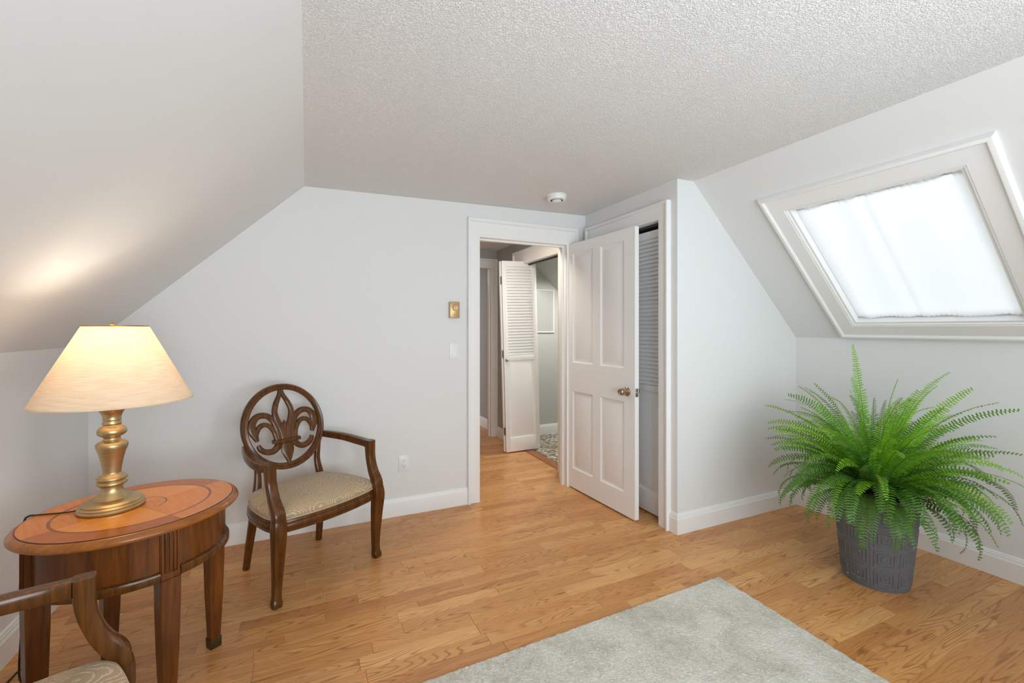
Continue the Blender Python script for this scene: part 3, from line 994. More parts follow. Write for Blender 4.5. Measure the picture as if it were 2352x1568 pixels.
# unseen front windows, added behind the camera for the fill lights outside them
for i, (x0, x1) in enumerate(wx):
    w = struct(empty('window_%d' % (i + 2), ((x0 + x1) / 2, YF, 0.74)), 'unseen sash window added behind the camera for the fill light')
    cx = (x0 + x1) / 2
    mb = MB()
    mould(mb, lambda u, v, n: (u, n, v), x0 - cx, x1 - cx, 0.0, 1.36, [(o, n) for o, n in CAS], 'frame')
    mb.build('casing', M['trim'], w, 28)
    mb = MB()
    hw = (x1 - x0) / 2
    for b in [(-hw, -hw + 0.05, -0.06, -0.02, 0, 1.36), (hw - 0.05, hw, -0.06, -0.02, 0, 1.36), (-hw + 0.05, hw - 0.05, -0.06, -0.02, 0, 0.05), (-hw + 0.05, hw - 0.05, -0.06, -0.02, 0.66, 0.70), (-hw + 0.05, hw - 0.05, -0.06, -0.02, 1.31, 1.36)]:
        mb.box(*b)
    mb.build('sash', M['trim'], w, 0)
    MB().box(-hw + 0.04, hw - 0.04, -0.042, -0.038, 0.04, 1.32).build('pane', M['glass'], w, 0)

# ------------------------------------------------------------------ rug
def rug():
    # four corners; slightly out of square as it lies
    A, B, Cc, D = Vector((-0.10, 1.650)), Vector((2.012, 1.703)), Vector((1.972, -0.20)), Vector((-0.10, -0.20))
    o = tag(empty('area_rug', (1.0, 0.75, 0)), 'pale grey-green woven area rug with a mottled worn pattern', 'rug')
    nx, ny = 352, 316
    u = np.linspace(0, 1, nx + 1)[None, :]
    v = np.linspace(0, 1, ny + 1)[:, None]
    P = lambda k: (A[k] * (1 - u) * (1 - v) + B[k] * u * (1 - v) + Cc[k] * u * v + D[k] * (1 - u) * v)
    X, Y = P(0), P(1)
    rs = np.random.RandomState(2)
    n1 = rs.rand(ny + 1, nx + 1)
    n2 = np.repeat(rs.rand(ny // 3 + 2, nx + 1), 3, axis=0)[:ny + 1]
    Z = 0.0075 + 0.0026 * n1 + 0.0028 * n2
    edge = np.minimum(np.minimum(u, 1 - u) * nx, np.minimum(v, 1 - v) * ny)
    Z = np.where(edge < 1, 0.0015, np.where(edge < 2, 0.0055, Z))
    X = X + (rs.rand(ny + 1, nx + 1) - 0.5) * 0.0035 + 0.002 * np.sin(v * 160)
    Y = Y + (rs.rand(ny + 1, nx + 1) - 0.5) * 0.0035 + 0.0012 * np.sin(u * 210)
    co = np.stack([X - 1.0, Y - 0.75, Z], -1).reshape(-1, 3)
    idx = np.arange((nx + 1) * (ny + 1)).reshape(ny + 1, nx + 1)
    q = np.stack([idx[:-1, :-1], idx[1:, :-1], idx[1:, 1:], idx[:-1, 1:]], -1).reshape(-1, 4)
    me = bpy.data.meshes.new('pile')
    me.from_pydata(co.tolist(), [], q.tolist())
    me.materials.append(M['rug'])
    me.update()
    ob = bpy.data.objects.new('pile', me)
    COL.objects.link(ob)
    ob.parent = o
    bk = MB()
    bk.prism([(A.x - 0.996, A.y - 0.754), (D.x - 0.996, D.y - 0.746), (Cc.x - 1.004, Cc.y - 0.746), (B.x - 1.004, B.y - 0.754)], lambda a, b: (a, b, 0.0), lambda a, b: (a, b, 0.0018))
    bk.build('backing', plain('rug_backing', S(186, 178, 158), 0.9), o, 0)
rug()

# ------------------------------------------------------------------ oval inlaid side table
TC = (-0.5715, 2.078)
TZ = 0.680
table = tag(empty('side_table', (TC[0], TC[1], 0), R(26.5)), 'oval inlaid cherry side table holding the lit lamp', 'table')
table.scale = (0.956, 0.868, 1.0)
mb = MB()
mb.lathe([(0.0, TZ), (0.316, TZ)], 96, cap0=False, cap1=False)
mb.cur = 1
mb.lathe([(0.316, TZ), (0.317, TZ - 0.0018), (0.3195, TZ - 0.0018)], 96, cap0=False, cap1=False)
mb.cur = 2
mb.lathe([(0.3195, TZ - 0.0018), (0.3215, TZ - 0.001), (0.327, TZ - 0.0035), (0.334, TZ - 0.009), (0.3395, TZ - 0.017), (0.340, TZ - 0.022), (0.337, TZ - 0.027), (0.329, TZ - 0.030), (0.300, TZ - 0.030), (0.0, TZ - 0.030)], 96, cap0=False, cap1=False)
top = mb.build('tabletop', [M['inlay'], M['cherry_groove'], M['cherry_edge']], table, 50)
LEGA = [8, 98, 188, 278]
# apron: four curved panels between the corner blocks, and the bead that runs round their foot
ZA0, ZA1 = 0.506, 0.651
def arc_panel(mb, r0, r1, a0, a1, z0, z1, n=18):
    rings = []
    for i in range(n + 1):
        a = R(a0 + (a1 - a0) * i / n)
        cc, ss = math.cos(a), math.sin(a)
        rings.append([(r0 * cc, r0 * ss, z0), (r1 * cc, r1 * ss, z0), (r1 * cc, r1 * ss, z1), (r0 * cc, r0 * ss, z1)])
    mb.loft(rings)
for a in LEGA:
    mb = MB()
    arc_panel(mb, 0.272, 0.292, a + 6.0, a + 84.0, ZA0 - 0.012, ZA1)
    mb.build('apron_panel', M['cherry'], table, 40)
    mb = MB()
    n = 18
    rings = []
    for i in range(n + 1):
        b = R(a + 6.0 + 78.0 * i / n)
        rings.append([(r * math.cos(b), r * math.sin(b), z) for r, z in ((0.270, ZA0 - 0.022), (0.302, ZA0 - 0.022), (0.306, ZA0 - 0.017), (0.306, ZA0 + 0.002), (0.303, ZA0 + 0.007), (0.294, ZA0 + 0.010), (0.270, ZA0 + 0.010))])
    mb.loft(rings)
    mb.build('apron_bead', M['walnut'], table, 40)
for a in LEGA:
    ca, sa_ = math.cos(R(a)), math.sin(R(a))
    def tr(rad, tan, z):
        return (ca * rad - sa_ * tan, sa_ * rad + ca * tan, z)
    def rbox(mb, r0, r1, t0, t1, z0, z1):
        bm = bmesh.new()
        bmesh.ops.create_cube(bm, size=1)
        for w in bm.verts:
            w.co = tr((r0 + r1) / 2 + w.co.x * (r1 - r0), (t0 + t1) / 2 + w.co.y * (t1 - t0), (z0 + z1) / 2 + w.co.z * (z1 - z0))
        bmesh.ops.bevel(bm, geom=bm.edges[:], offset=0.0018, segments=2, affect='EDGES', profile=0.5)
        mb.bm(bm)
    # tapered square leg
    mb = MB()
    rings = []
    for z, h, sh in ((0.038, 0.0198, 0.0), (0.06, 0.0205, 0.0), (0.22, 0.0268, 0.0), (0.38, 0.0305, 0.0), (0.484, 0.0315, 0.0)):
        c = 0.0025
        pts = [(-h + c, -h), (h - c, -h), (h, -h + c), (h, h - c), (h - c, h), (-h + c, h), (-h, h - c), (-h, -h + c)]
        rings.append([tr(0.274 + p, q, z) for p, q in pts])
    mb.loft(rings)
    leg = mb.build('leg', M['cherry'], table, 30)
    mb = MB()
    rings = []
    for z, h in ((0.0, 0.0210), (0.002, 0.0217), (0.040, 0.0223), (0.042, 0.0215)):
        rings.append([tr(0.274 + p, q, z) for p, q in ((-h, -h), (h, -h), (h, h), (-h, h))])
    mb.loft(rings)
    mb.build('foot_cap', M['foot_brass'], leg, 30)
    mb = MB()
    rbox(mb, 0.245, 0.298, -0.030, 0.030, 0.484, 0.651)
    for t in (-0.024, -0.0135, 0.0, 0.0135, 0.024):
        rbox(mb, 0.296, 0.3035, t - 0.0042, t + 0.0042, 0.510 if abs(t) < 0.02 else 0.491, 0.650)
    rbox(mb, 0.296, 0.3030, -0.030, 0.030, 0.484, 0.506)
    mb.build('fluted_block', M['cherry'], leg, 30)

# ------------------------------------------------------------------ table lamp
LC = (-0.647, 2.093, TZ)
lampo = tag(empty('table_lamp', LC), 'antique brass table lamp with a wide lit linen shade', 'lamp')
ZS0, ZS1 = 0.414, 0.705                     # shade bottom and top above the table
mb = MB()
mb.lathe([(0.0, 0.0), (0.098, 0.0), (0.102, 0.003), (0.103, 0.009), (0.100, 0.013), (0.0985, 0.0145), (0.100, 0.018), (0.096, 0.023), (0.0925, 0.0245), (0.093, 0.028), (0.088, 0.033), (0.078, 0.037), (0.062, 0.040), (0.0555, 0.042), (0.053, 0.045), (0.0, 0.045)], 64, cap0=True, cap1=False)
mb.build('base', M['brass'], lampo, 30)
mb = MB()
prof = [(0.0, 0.044), (0.052, 0.044), (0.047, 0.050), (0.040, 0.058), (0.035, 0.068), (0.033, 0.078), (0.034, 0.086), (0.040, 0.090), (0.0455, 0.094), (0.047, 0.099), (0.044, 0.104), (0.041, 0.107), (0.044, 0.110), (0.0475, 0.115), (0.047, 0.120), (0.040, 0.126), (0.031, 0.131), (0.0275, 0.137),
        (0.0275, 0.140), (0.030, 0.160), (0.035, 0.190), (0.042, 0.218), (0.0475, 0.234), (0.0495, 0.243), (0.0480, 0.251), (0.041, 0.257), (0.030, 0.262), (0.0255, 0.268), (0.025, 0.273), (0.027, 0.276), (0.036, 0.281), (0.0435, 0.288), (0.0455, 0.297), (0.0435, 0.306), (0.036, 0.314), (0.028, 0.319), (0.0265, 0.322),
        (0.029, 0.326), (0.0295, 0.331), (0.027, 0.335), (0.0275, 0.340), (0.029, 0.343), (0.028, 0.347), (0.029, 0.358), (0.035, 0.372), (0.044, 0.383), (0.052, 0.390), (0.055, 0.393), (0.055, 0.396), (0.0, 0.398)]
sm = []
for i, (r, z) in enumerate(prof):
    sm.append((r, z))
mb.lathe(sm, 56, cap0=False, cap1=False)
mb.build('turned_stem', M['brass'], lampo, 48)
mb = MB()
mb.lathe([(0.0, 0.396), (0.026, 0.396), (0.026, 0.404), (0.017, 0.408), (0.017, 0.525), (0.0, 0.526)], 24, cap0=False, cap1=False)
mb.build('socket', M['bright_brass'], lampo, 40)
mb = MB()
mb.lathe([(0.013, 0.525), (0.014, 0.540), (0.022, 0.562), (0.029, 0.585), (0.030, 0.600), (0.026, 0.616), (0.015, 0.627), (0.0, 0.631)], 24, cap0=True, cap1=False)
bulb = mb.build('bulb', M['bulb'], lampo, 60)
mb = MB()
hp = [(0.020, 0, 0.404), (0.045, 0, 0.46), (0.062, 0, 0.55), (0.055, 0, 0.64), (0.020, 0, 0.695), (0, 0, 0.700), (-0.020, 0, 0.695), (-0.055, 0, 0.64), (-0.062, 0, 0.55), (-0.045, 0, 0.46), (-0.020, 0, 0.404)]
mb.tube(smooth(hp, 4), 0.0022, 8)
mb.build('harp', M['bright_brass'], lampo, 60)
# shade: thin linen cone
SR0, SR1 = 0.243, 0.100
mb = MB()
mb.lathe([(SR0, ZS0), (SR1, ZS1), (SR1 - 0.002, ZS1), (SR0 - 0.002, ZS0), (SR0, ZS0)], 96, cap0=False, cap1=False)
shade = mb.build('lamp_shade', M['linen'], lampo, 30, (0.015, -0.007, 0))
mb = MB()
mb.tube([((SR0 - 0.0015) * math.cos(2 * PI * i / 72), (SR0 - 0.0015) * math.sin(2 * PI * i / 72), ZS0 + 0.001) for i in range(72)], 0.0028, 6, True)
mb.build('bottom_hem', M['linen'], shade, 60)
mb = MB()
mb.tube([((SR1 - 0.001) * math.cos(2 * PI * i / 48), (SR1 - 0.001) * math.sin(2 * PI * i / 48), ZS1) for i in range(48)], 0.0024, 6, True)
for k in range(3):
    a = 2 * PI * k / 3 + 0.4
    mb.tube([(0.006 * math.cos(a), 0.006 * math.sin(a), 0.702), ((SR1 - 0.003) * math.cos(a), (SR1 - 0.003) * math.sin(a), ZS1 - 0.001)], 0.0015, 6)
mb.build('top_ring', M['bright_brass'], shade, 60)
MB().lathe([(0.0, 0.700), (0.006, 0.700), (0.007, 0.704), (0.004, 0.706), (0.006, 0.710), (0.0065, 0.714), (0.003, 0.718), (0, 0.7185)], 16, cap0=False, cap1=False).build('finial', M['bright_brass'], lampo, 50)
lamp('bulb_light', 'POINT', (LC[0], LC[1], LC[2] + 0.572), 4.2, (1.0, 0.83, 0.65), shadow_soft_size=0.06).parent = None
# cord over the far edge of the table; its lower run, the same lamp cord, is a separate object
lampo.scale = (0.942, 0.942, 0.942)
cd = [(-0.098, 0.0, 0.006), (-0.13, 0.000, 0.004), (-0.175, 0.008, 0.0035), (-0.215, 0.0155, 0.0035), (-0.232, 0.0175, 0.0035)]
mb = MB()
mb.tube(smooth(cd, 6), 0.0028, 8)
mb.build('power_cord', M['black_cord'], lampo, 60)
ex, ey = LC[0] - 0.232 * 0.942, LC[1] + 0.0175 * 0.942
xo = tag(empty('lower_lamp_cord', (ex, ey, 0)), 'thin dark cord running over the floor boards left of the side table', 'cord')
cw = [(ex, ey, TZ + 0.0035), (ex - 0.012, ey + 0.002, TZ + 0.002), (ex - 0.024, ey + 0.004, TZ - 0.010), (ex - 0.028, ey + 0.006, TZ - 0.06), (ex - 0.034, ey + 0.02, 0.40), (-0.945, 2.21, 0.10), (-0.965, 2.28, 0.012), (-0.990, 2.355, 0.0042), (-1.010, 2.385, 0.0042), (-1.020, 2.350, 0.0042), (-1.022, 2.25, 0.0042), (-1.020, 2.05, 0.0042)]
mb = MB()
mb.tube(smooth([(a - ex, b - ey, c) for a, b, c in cw], 6), 0.0034, 8)
mb.build('cable', M['black_cord'], xo, 60)

# ------------------------------------------------------------------ armchair with fleur-de-lis back
def back_y(z):
    return 0.400 + 0.25 * (z - 0.45)
ch = tag(empty('armchair', (0.121, 2.55, 0), R(30.0)), 'carved walnut armchair with fleur-de-lis back standing against the back wall', 'chair', None, 'fleur-de-lis armchairs')
def off_outline(pts, d, scale=1.0):
    n = len(pts)
    out = []
    cx_, cy_ = 0.0, 0.19
    for i in range(n):
        a, b = pts[i - 1], pts[(i + 1) % n]
        t = Vector((b[0] - a[0], b[1] - a[1], 0)).normalized()
        x, y = pts[i][0] + t.y * d, pts[i][1] - t.x * d
        out.append((cx_ + (x - cx_) * scale, cy_ + (y - cy_) * scale))
    return out
half = [(0.0, -0.044), (0.10, -0.040), (0.19, -0.027), (0.255, -0.010), (0.290, 0.018), (0.303, 0.07), (0.303, 0.15), (0.290, 0.26), (0.258, 0.36), (0.215, 0.425), (0.13, 0.452), (0.0, 0.458)]
full = half + [(-x, y) for x, y in reversed(half[1:-1])]
SEAT = [(p.x, p.y) for p in smooth([(x, y, 0) for x, y in full], 4, True)]
mb = MB()
rings = []
for d, z in ((-0.030, 0.346), (-0.002, 0.346), (0.004, 0.350), (0.006, 0.357), (0.001, 0.361), (0.004, 0.366), (0.005, 0.378), (0.002, 0.386), (-0.001, 0.389), (0.001, 0.394), (-0.002, 0.403), (-0.008, 0.406), (-0.030, 0.406)):
    rings.append([(x, y, z) for x, y in off_outline(SEAT, d)])
mb.loft(rings)
mb.build('seat_frame', M['walnut'], ch, 40)
mb = MB()
rings = []
for d, s, z in ((-0.010, 1.0, 0.404), (-0.006, 1.0, 0.414), (-0.004, 1.0, 0.424), (-0.008, 1.0, 0.434), (-0.020, 1.0, 0.444), (-0.040, 1.0, 0.453), (-0.040, 0.86, 0.461), (-0.040, 0.70, 0.467), (-0.040, 0.5, 0.471), (-0.040, 0.25, 0.473)):
    rings.append([(x, y, z) for x, y in off_outline(SEAT, d, s)])
mb.loft(rings)
seat = mb.build('seat', M['fabric'], ch, 60)
mb = MB()
mb.tube([(x, y, 0.409) for x, y in off_outline(SEAT, -0.005)], 0.0052, 8, True)
mb.build('piping', M['piping'], seat, 60)
for sx in (-1, 1):
    # front leg
    mb = MB()
    mb.sweep([(sx * 0.286, -0.010, 0.412), (sx * 0.288, -0.014, 0.365), (sx * 0.286, -0.006, 0.27), (sx * 0.286, 0.004, 0.13), (sx * 0.288, 0.006, 0.050), (sx * 0.290, 0.002, 0.018), (sx * 0.291, -0.001, 0.0)],
             [(0.058, 0.054), (0.062, 0.058), (0.055, 0.051), (0.042, 0.040), (0.038, 0.037), (0.046, 0.045), (0.040, 0.040)], (1, 0, 0), 5, 0.16)
    leg = mb.build('leg', M['walnut'], ch, 40)
    # carved shell and husks on the outer front corner of the knee
    mb = MB()
    base = Vector((sx * 0.3095, -0.0335, 0.315))
    side = Vector((sx * 0.70, 0.70, 0)).normalized()
    outw = Vector((sx * 0.70, -0.72, 0)).normalized()
    for k in range(9):
        a = R(-56 + 14 * k)
        tip = base + (side * math.sin(a) * 0.022 + Vector((0, 0, 1)) * math.cos(a) * 0.048) - outw * (0.006 * abs(math.sin(a)) / 0.83 + 0.001)
        mid = (base + tip) / 2 + outw * 0.003
        mb.tube([tuple(base), tuple(mid), tuple(tip)], [0.0012, 0.0026, 0.0020], 6)
    for k in range(4):
        z = 0.300 - 0.022 * k
        b = Vector((sx * (0.3085 - 0.0020 * k), -0.0315 + 0.0028 * k, z))
        mb.tube([tuple(b - side * 0.008 + Vector((0, 0, 0.004)) - outw * 0.005), tuple(b), tuple(b + side * 0.008 + Vector((0, 0, 0.004)) - outw * 0.005)], [0.001, 0.0028, 0.001], 6)
    mb.build('shell_carving', M['walnut_dark'], leg, 50)
    # arm post
    mb = MB()
    mb.sweep([(sx * 0.286, -0.010, 0.400), (sx * 0.286, -0.006, 0.445), (sx * 0.287, 0.024, 0.492), (sx * 0.288, 0.043, 0.535), (sx * 0.290, 0.058, 0.585), (sx * 0.291, 0.062, 0.635), (sx * 0.291, 0.062, 0.674)],
             [(0.056, 0.052), (0.054, 0.048), (0.050, 0.042), (0.047, 0.040), (0.046, 0.042), (0.047, 0.046), (0.047, 0.047)], (1, 0, 0), 6, 0.16)
    mb.build('arm_post', M['walnut'], ch, 40)
    # armrest
    mb = MB()
    mb.sweep([(sx * 0.231, back_y(0.672) + 0.004, 0.672), (sx * 0.250, 0.40, 0.670), (sx * 0.280, 0.30, 0.664), (sx * 0.296, 0.20, 0.655), (sx * 0.298, 0.13, 0.652), (sx * 0.291, 0.082, 0.652)],
             [(0.038, 0.030), (0.040, 0.036), (0.041, 0.044), (0.042, 0.047), (0.043, 0.046), (0.044, 0.046)], (0, 0, 1), 6, 0.22)
    mb.build('armrest', M['walnut'], ch, 40)
    # back leg and the short upright that carries the oval
    mb = MB()
    mb.sweep([(sx * 0.216, 0.478, 0.0), (sx * 0.210, 0.455, 0.13), (sx * 0.200, 0.425, 0.30), (sx * 0.193, 0.412, 0.40)],
             [(0.030, 0.034), (0.034, 0.038), (0.040, 0.044), (0.042, 0.044)], (1, 0, 0), 5)
    mb.build('leg', M['walnut'], ch, 40)
    mb = MB()
    mb.sweep([(sx * 0.193, 0.412, 0.400), (sx * 0.183, 0.418, 0.460), (sx * 0.176, 0.430, 0.530), (sx * 0.182, back_y(0.59), 0.590), (sx * 0.198, back_y(0.645), 0.645)],
             [(0.042, 0.040), (0.038, 0.036), (0.032, 0.030), (0.030, 0.028), (0.026, 0.024)], (1, 0, 0), 5)
    mb.build('back_upright', M['walnut'], ch, 40)
# oval ring
ZR = 0.760
LEAN = math.atan(0.25)
def ring_pt(u, v, n=0.0):
    """u across, v up in the plane of the back (v measured as height), n toward the front"""
    z = ZR + v
    return (u, back_y(z) - n * math.cos(LEAN), z - n * math.sin(LEAN) * 0)
mb = MB()
n = 72
rings = []
for i in range(n):
    a = 2 * PI * i / n
    def rp(r, dn):
        return ring_pt(r * math.cos(a), r * math.sin(a), dn)
    rings.append([rp(0.2070, 0.004), rp(0.2095, 0.012), rp(0.215, 0.016), rp(0.2235, 0.0135), rp(0.2265, 0.0125), rp(0.230, 0.0145), rp(0.235, 0.0165), rp(0.2405, 0.013), rp(0.243, 0.004), rp(0.242, -0.010), rp(0.236, -0.015), rp(0.213, -0.015), rp(0.208, -0.009)])
rings.append(rings[0])
mb.loft(rings, True, False, False)
mb.build('back_frame', M['walnut'], ch, 40)
# fleur-de-lis: carved strokes in the plane of the ring
def stroke(mb, pts, widths, th=0.010, sub=6):
    P = smooth([(u, v, 0) for u, v in pts], sub)
    Wd = smooth([(w, 0, 0) for w in widths], sub)
    rings = []
    for i, p in enumerate(P):
        a = P[max(0, i - 1)]
        b = P[min(len(P) - 1, i + 1)]
        t = (b - a).normalized()
        s = Vector((-t.y, t.x, 0))
        h = Wd[i][0] / 2
        sec = [(-h, -th * 0.75), (h, -th * 0.75), (h, th * 0.45), (h * 0.78, th * 0.85), (h * 0.25, th * 1.0), (-h * 0.25, th * 1.0), (-h * 0.78, th * 0.85), (-h, th * 0.45)]
        rings.append([ring_pt(p.x + s.x * q, p.y + s.y * q, w) for q, w in sec])
    mb.loft(rings)
mb = MB()
for sx in (-1, 1):
    # tall centre petal: two sides round a drop-shaped opening
    stroke(mb, [(sx * 0.005, 0.214), (sx * 0.010, 0.180), (sx * 0.036, 0.128), (sx * 0.049, 0.082), (sx * 0.041, 0.030), (sx * 0.021, -0.020), (sx * 0.014, -0.085)], [0.017, 0.022, 0.028, 0.030, 0.037, 0.042, 0.032], 0.0105)
    # outer scroll arm
    stroke(mb, [(sx * 0.038, -0.085), (sx * 0.044, -0.020), (sx * 0.068, 0.044), (sx * 0.108, 0.073), (sx * 0.152, 0.070), (sx * 0.181, 0.036), (sx * 0.184, 0.000), (sx * 0.172, -0.032), (sx * 0.163, -0.060)], [0.036, 0.034, 0.033, 0.032, 0.033, 0.040, 0.043, 0.035, 0.019])
    # inner arm that folds back to the scroll
    stroke(mb, [(sx * 0.054, -0.082), (sx * 0.063, -0.030), (sx * 0.088, 0.010), (sx * 0.118, 0.022), (sx * 0.146, 0.010), (sx * 0.162, -0.018), (sx * 0.168, -0.040)], [0.026, 0.025, 0.024, 0.025, 0.026, 0.023, 0.018])
    # lower lobes
    stroke(mb, [(sx * 0.036, -0.080), (sx * 0.052, -0.108), (sx * 0.084, -0.130), (sx * 0.124, -0.126), (sx * 0.150, -0.106), (sx * 0.158, -0.084)], [0.034, 0.035, 0.032, 0.030, 0.028, 0.020])
# stem leaf below the knot
stroke(mb, [(0, -0.070), (0, -0.100), (0, -0.135), (0, -0.170), (0, -0.214)], [0.048, 0.062, 0.072, 0.050, 0.008], 0.010)
stroke(mb, [(0, 0.030), (0, -0.010), (0, -0.085)], [0.004, 0.030, 0.046], 0.0100)
fleur = mb.build('fleur_de_lis_splat', M['walnut'], ch, 45)
mb = MB()
stroke(mb, [(-0.078, -0.082), (-0.039, -0.083), (0.039, -0.083), (0.078, -0.082)], [0.020, 0.027, 0.027, 0.020], 0.021, 4)
mb.build('carved_knot', M['walnut'], fleur, 45)

# second chair, a copy of the first, in front of the table
def copy_tree(o, parent=None):
    c = o.copy()
    COL.objects.link(c)
    c.parent = parent
    for k_ in [q for q in bpy.data.objects if q.parent == o]:
        copy_tree(k_, c)
    return c
fg_ang = R(106.0)
arm_front = Vector((-0.538, 1.555))
X_ = Vector((math.cos(fg_ang), math.sin(fg_ang)))
Y_ = Vector((-math.sin(fg_ang), math.cos(fg_ang)))
org = arm_front - X_ * 0.291 - Y_ * 0.062
ch2 = copy_tree(ch)
ch2.location = (org.x, org.y, 0)
ch2.rotation_euler = (0, 0, fg_ang)
ch2['label'] = 'nearest armchair, cut off by the left corner of the frame in front of the table'

# ------------------------------------------------------------------ potted fern
PC = (2.763, 1.345)
fern = tag(empty('potted_fern', (PC[0], PC[1], 0)), 'lush green Boston fern in a tall charcoal pot by the knee wall', 'plant')
def pot():
    H, r0, r1 = 0.455, 0.142, 0.184
    nu, nv = 400, 190
    cols, rows = 9, 4
    vs_, fs_ = [], []
    for i in range(nv + 1):
        q = i / nv
        z = H * q
        r = r0 + (r1 - r0) * (q ** 0.9)
        for j in range(nu):
            a = 2 * PI * j / nu
            h = 0.0
            if 0.03 < q < 0.93:
                u = (a / (2 * PI) * cols) % 1.0
                v = ((q - 0.03) / 0.90 * rows) % 1.0
                du, dv = abs(u - 0.5) * 2, abs(v - 0.5) * 2
                d = max(du * 1.0, dv * 1.0)
                if d < 0.86:
                    k = d / 0.86 * 3.2
                    h = 0.0026 if (k % 1.0) > 0.45 else -0.0010
                    # breaks that turn the nested squares into a key
                    if v > 0.5 and abs(u - 0.5) < 0.05 and int(k) % 2 == 1:
                        h = 0.0026
                else:
                    h = 0.0008 if du > 0.93 else -0.0005
            vs_.append(((r + h) * math.cos(a), (r + h) * math.sin(a), z))
    for i in range(nv):
        for j in range(nu):
            k = (j + 1) % nu
            fs_.append((i * nu + j, i * nu + k, (i + 1) * nu + k, (i + 1) * nu + j))
    fs_.append(tuple(reversed(range(nu))))
    mb = MB()
    mb.add(vs_, fs_)
    mb.lathe([(r1, H), (r1 + 0.003, H + 0.004), (r1 + 0.003, H + 0.014), (r1 - 0.002, H + 0.018), (r1 - 0.010, H + 0.016), (r1 - 0.012, H - 0.03)], 96, cap0=False, cap1=False)
    mb.build('pot', M['pot'], fern, 50, fix=False)
    MB().lathe([(0.172, 0.425), (0.12, 0.432), (0.0, 0.440)], 32, cap0=False, cap1=False).build('soil', M['soil'], fern, 60)
pot()

rf = random.Random(21)
def frond(az, elev, length, droop, wid, twist=0.0, start_r=0.03, yellowish=False):
    mb = MB()
    n = 30
    p = Vector((start_r * math.cos(az), start_r * math.sin(az), 0.448 + 0.05 * (1 - start_r / 0.12)))
    step = length / n
    ang = elev
    azc = az
    P, T = [], []
    wob = rf.uniform(-0.9, 0.9)
    for i in range(n + 1):
        q = i / n
        t = Vector((math.cos(azc) * math.cos(ang), math.sin(azc) * math.cos(ang), math.sin(ang)))
        P.append(p.copy())
        T.append(t)
        p = p + t * step
        ang -= droop / n * (0.25 + 1.5 * q)
        azc += wob / n * q
    # stem
    mb.cur = 1
    mb.tube([tuple(a) for a in P[::3]], [0.0022 * (1 - 0.75 * i / 10) for i in range(11)], 4)
    mb.cur = 0
    m = int(length * 64)
    for i in range(m):
        q = 0.14 + 0.86 * (i + 0.5) / m
        f = q * n
        k = min(n - 1, int(f))
        a = P[k].lerp(P[k + 1], f - k)
        t = T[k]
        sd = t.cross(Vector((0, 0, 1)))
        if sd.length < 0.2:
            sd = Vector((-math.sin(az), math.cos(az), 0))
        sd.normalize()
        nr = sd.cross(t).normalized()
        if twist:
            rot = Matrix.Rotation(twist * (0.4 + q), 3, t)
            sd, nr = rot @ sd, rot @ nr
        env = (min(1.0, (q - 0.10) / 0.16)) ** 0.7 * (max(0.0, 1.02 - q) ** 0.45) * 1.06
        L = wid * env * rf.uniform(0.86, 1.10)
        hw = min(0.0050, 0.0026 + L * 0.046)
        for sg in (-1, 1):
            d = (sd * sg + t * rf.uniform(0.10, 0.34) - nr * rf.uniform(0.05, 0.28)).normalized()
            e = (t - d * t.dot(d)).normalized()
            up = e.cross(d) * sg
            lift = nr * 0.0018
            b0 = a + e * (0.002 * sg)
            v = [b0 - e * hw * 0.55, b0 + e * hw * 0.75, b0 + d * L * 0.45 - e * hw + lift, b0 + d * L * 0.45 + e * hw * 0.9 + lift, b0 + d * L * 0.82 - e * hw * 0.62, b0 + d * L * 0.82 + e * hw * 0.62, b0 + d * L + e * hw * 0.25]
            mb.add([tuple(w) for w in v], [(0, 2, 3, 1), (2, 4, 5, 3), (4, 6, 5)])
    return mb.build('frond', [M['leaf_yellowish' if yellowish else 'leaf'], M['stem']], fern, 180, fix=False)
def clear(az, reach):
    """keep tips off the knee wall and the alcove wall"""
    dx, dy = math.cos(az), math.sin(az)
    lim = 9.0
    if dx > 0.05: lim = min(lim, 0.57 / dx)
    if dy > 0.05: lim = min(lim, 0.74 / dy)
    return min(reach, lim)
def mixed(n, el, ln, dr, wd, tw, r0, yellowish=0.0):
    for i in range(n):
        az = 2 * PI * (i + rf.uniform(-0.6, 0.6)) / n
        frond(az, R(rf.uniform(*el)), clear(az, rf.uniform(*ln)), R(rf.uniform(*dr)), rf.uniform(*wd), rf.uniform(-tw, tw), r0, rf.random() < yellowish)
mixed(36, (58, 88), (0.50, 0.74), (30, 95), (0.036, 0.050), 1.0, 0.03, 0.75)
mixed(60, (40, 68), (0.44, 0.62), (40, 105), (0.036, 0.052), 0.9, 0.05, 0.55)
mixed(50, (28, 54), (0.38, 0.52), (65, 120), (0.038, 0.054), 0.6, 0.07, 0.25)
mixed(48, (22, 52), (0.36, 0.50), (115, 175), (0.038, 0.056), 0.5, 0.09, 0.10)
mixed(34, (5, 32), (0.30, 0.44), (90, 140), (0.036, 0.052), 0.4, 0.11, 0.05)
mixed(18, (62, 85), (0.24, 0.42), (50, 140), (0.032, 0.044), 0.9, 0.02, 0.6)
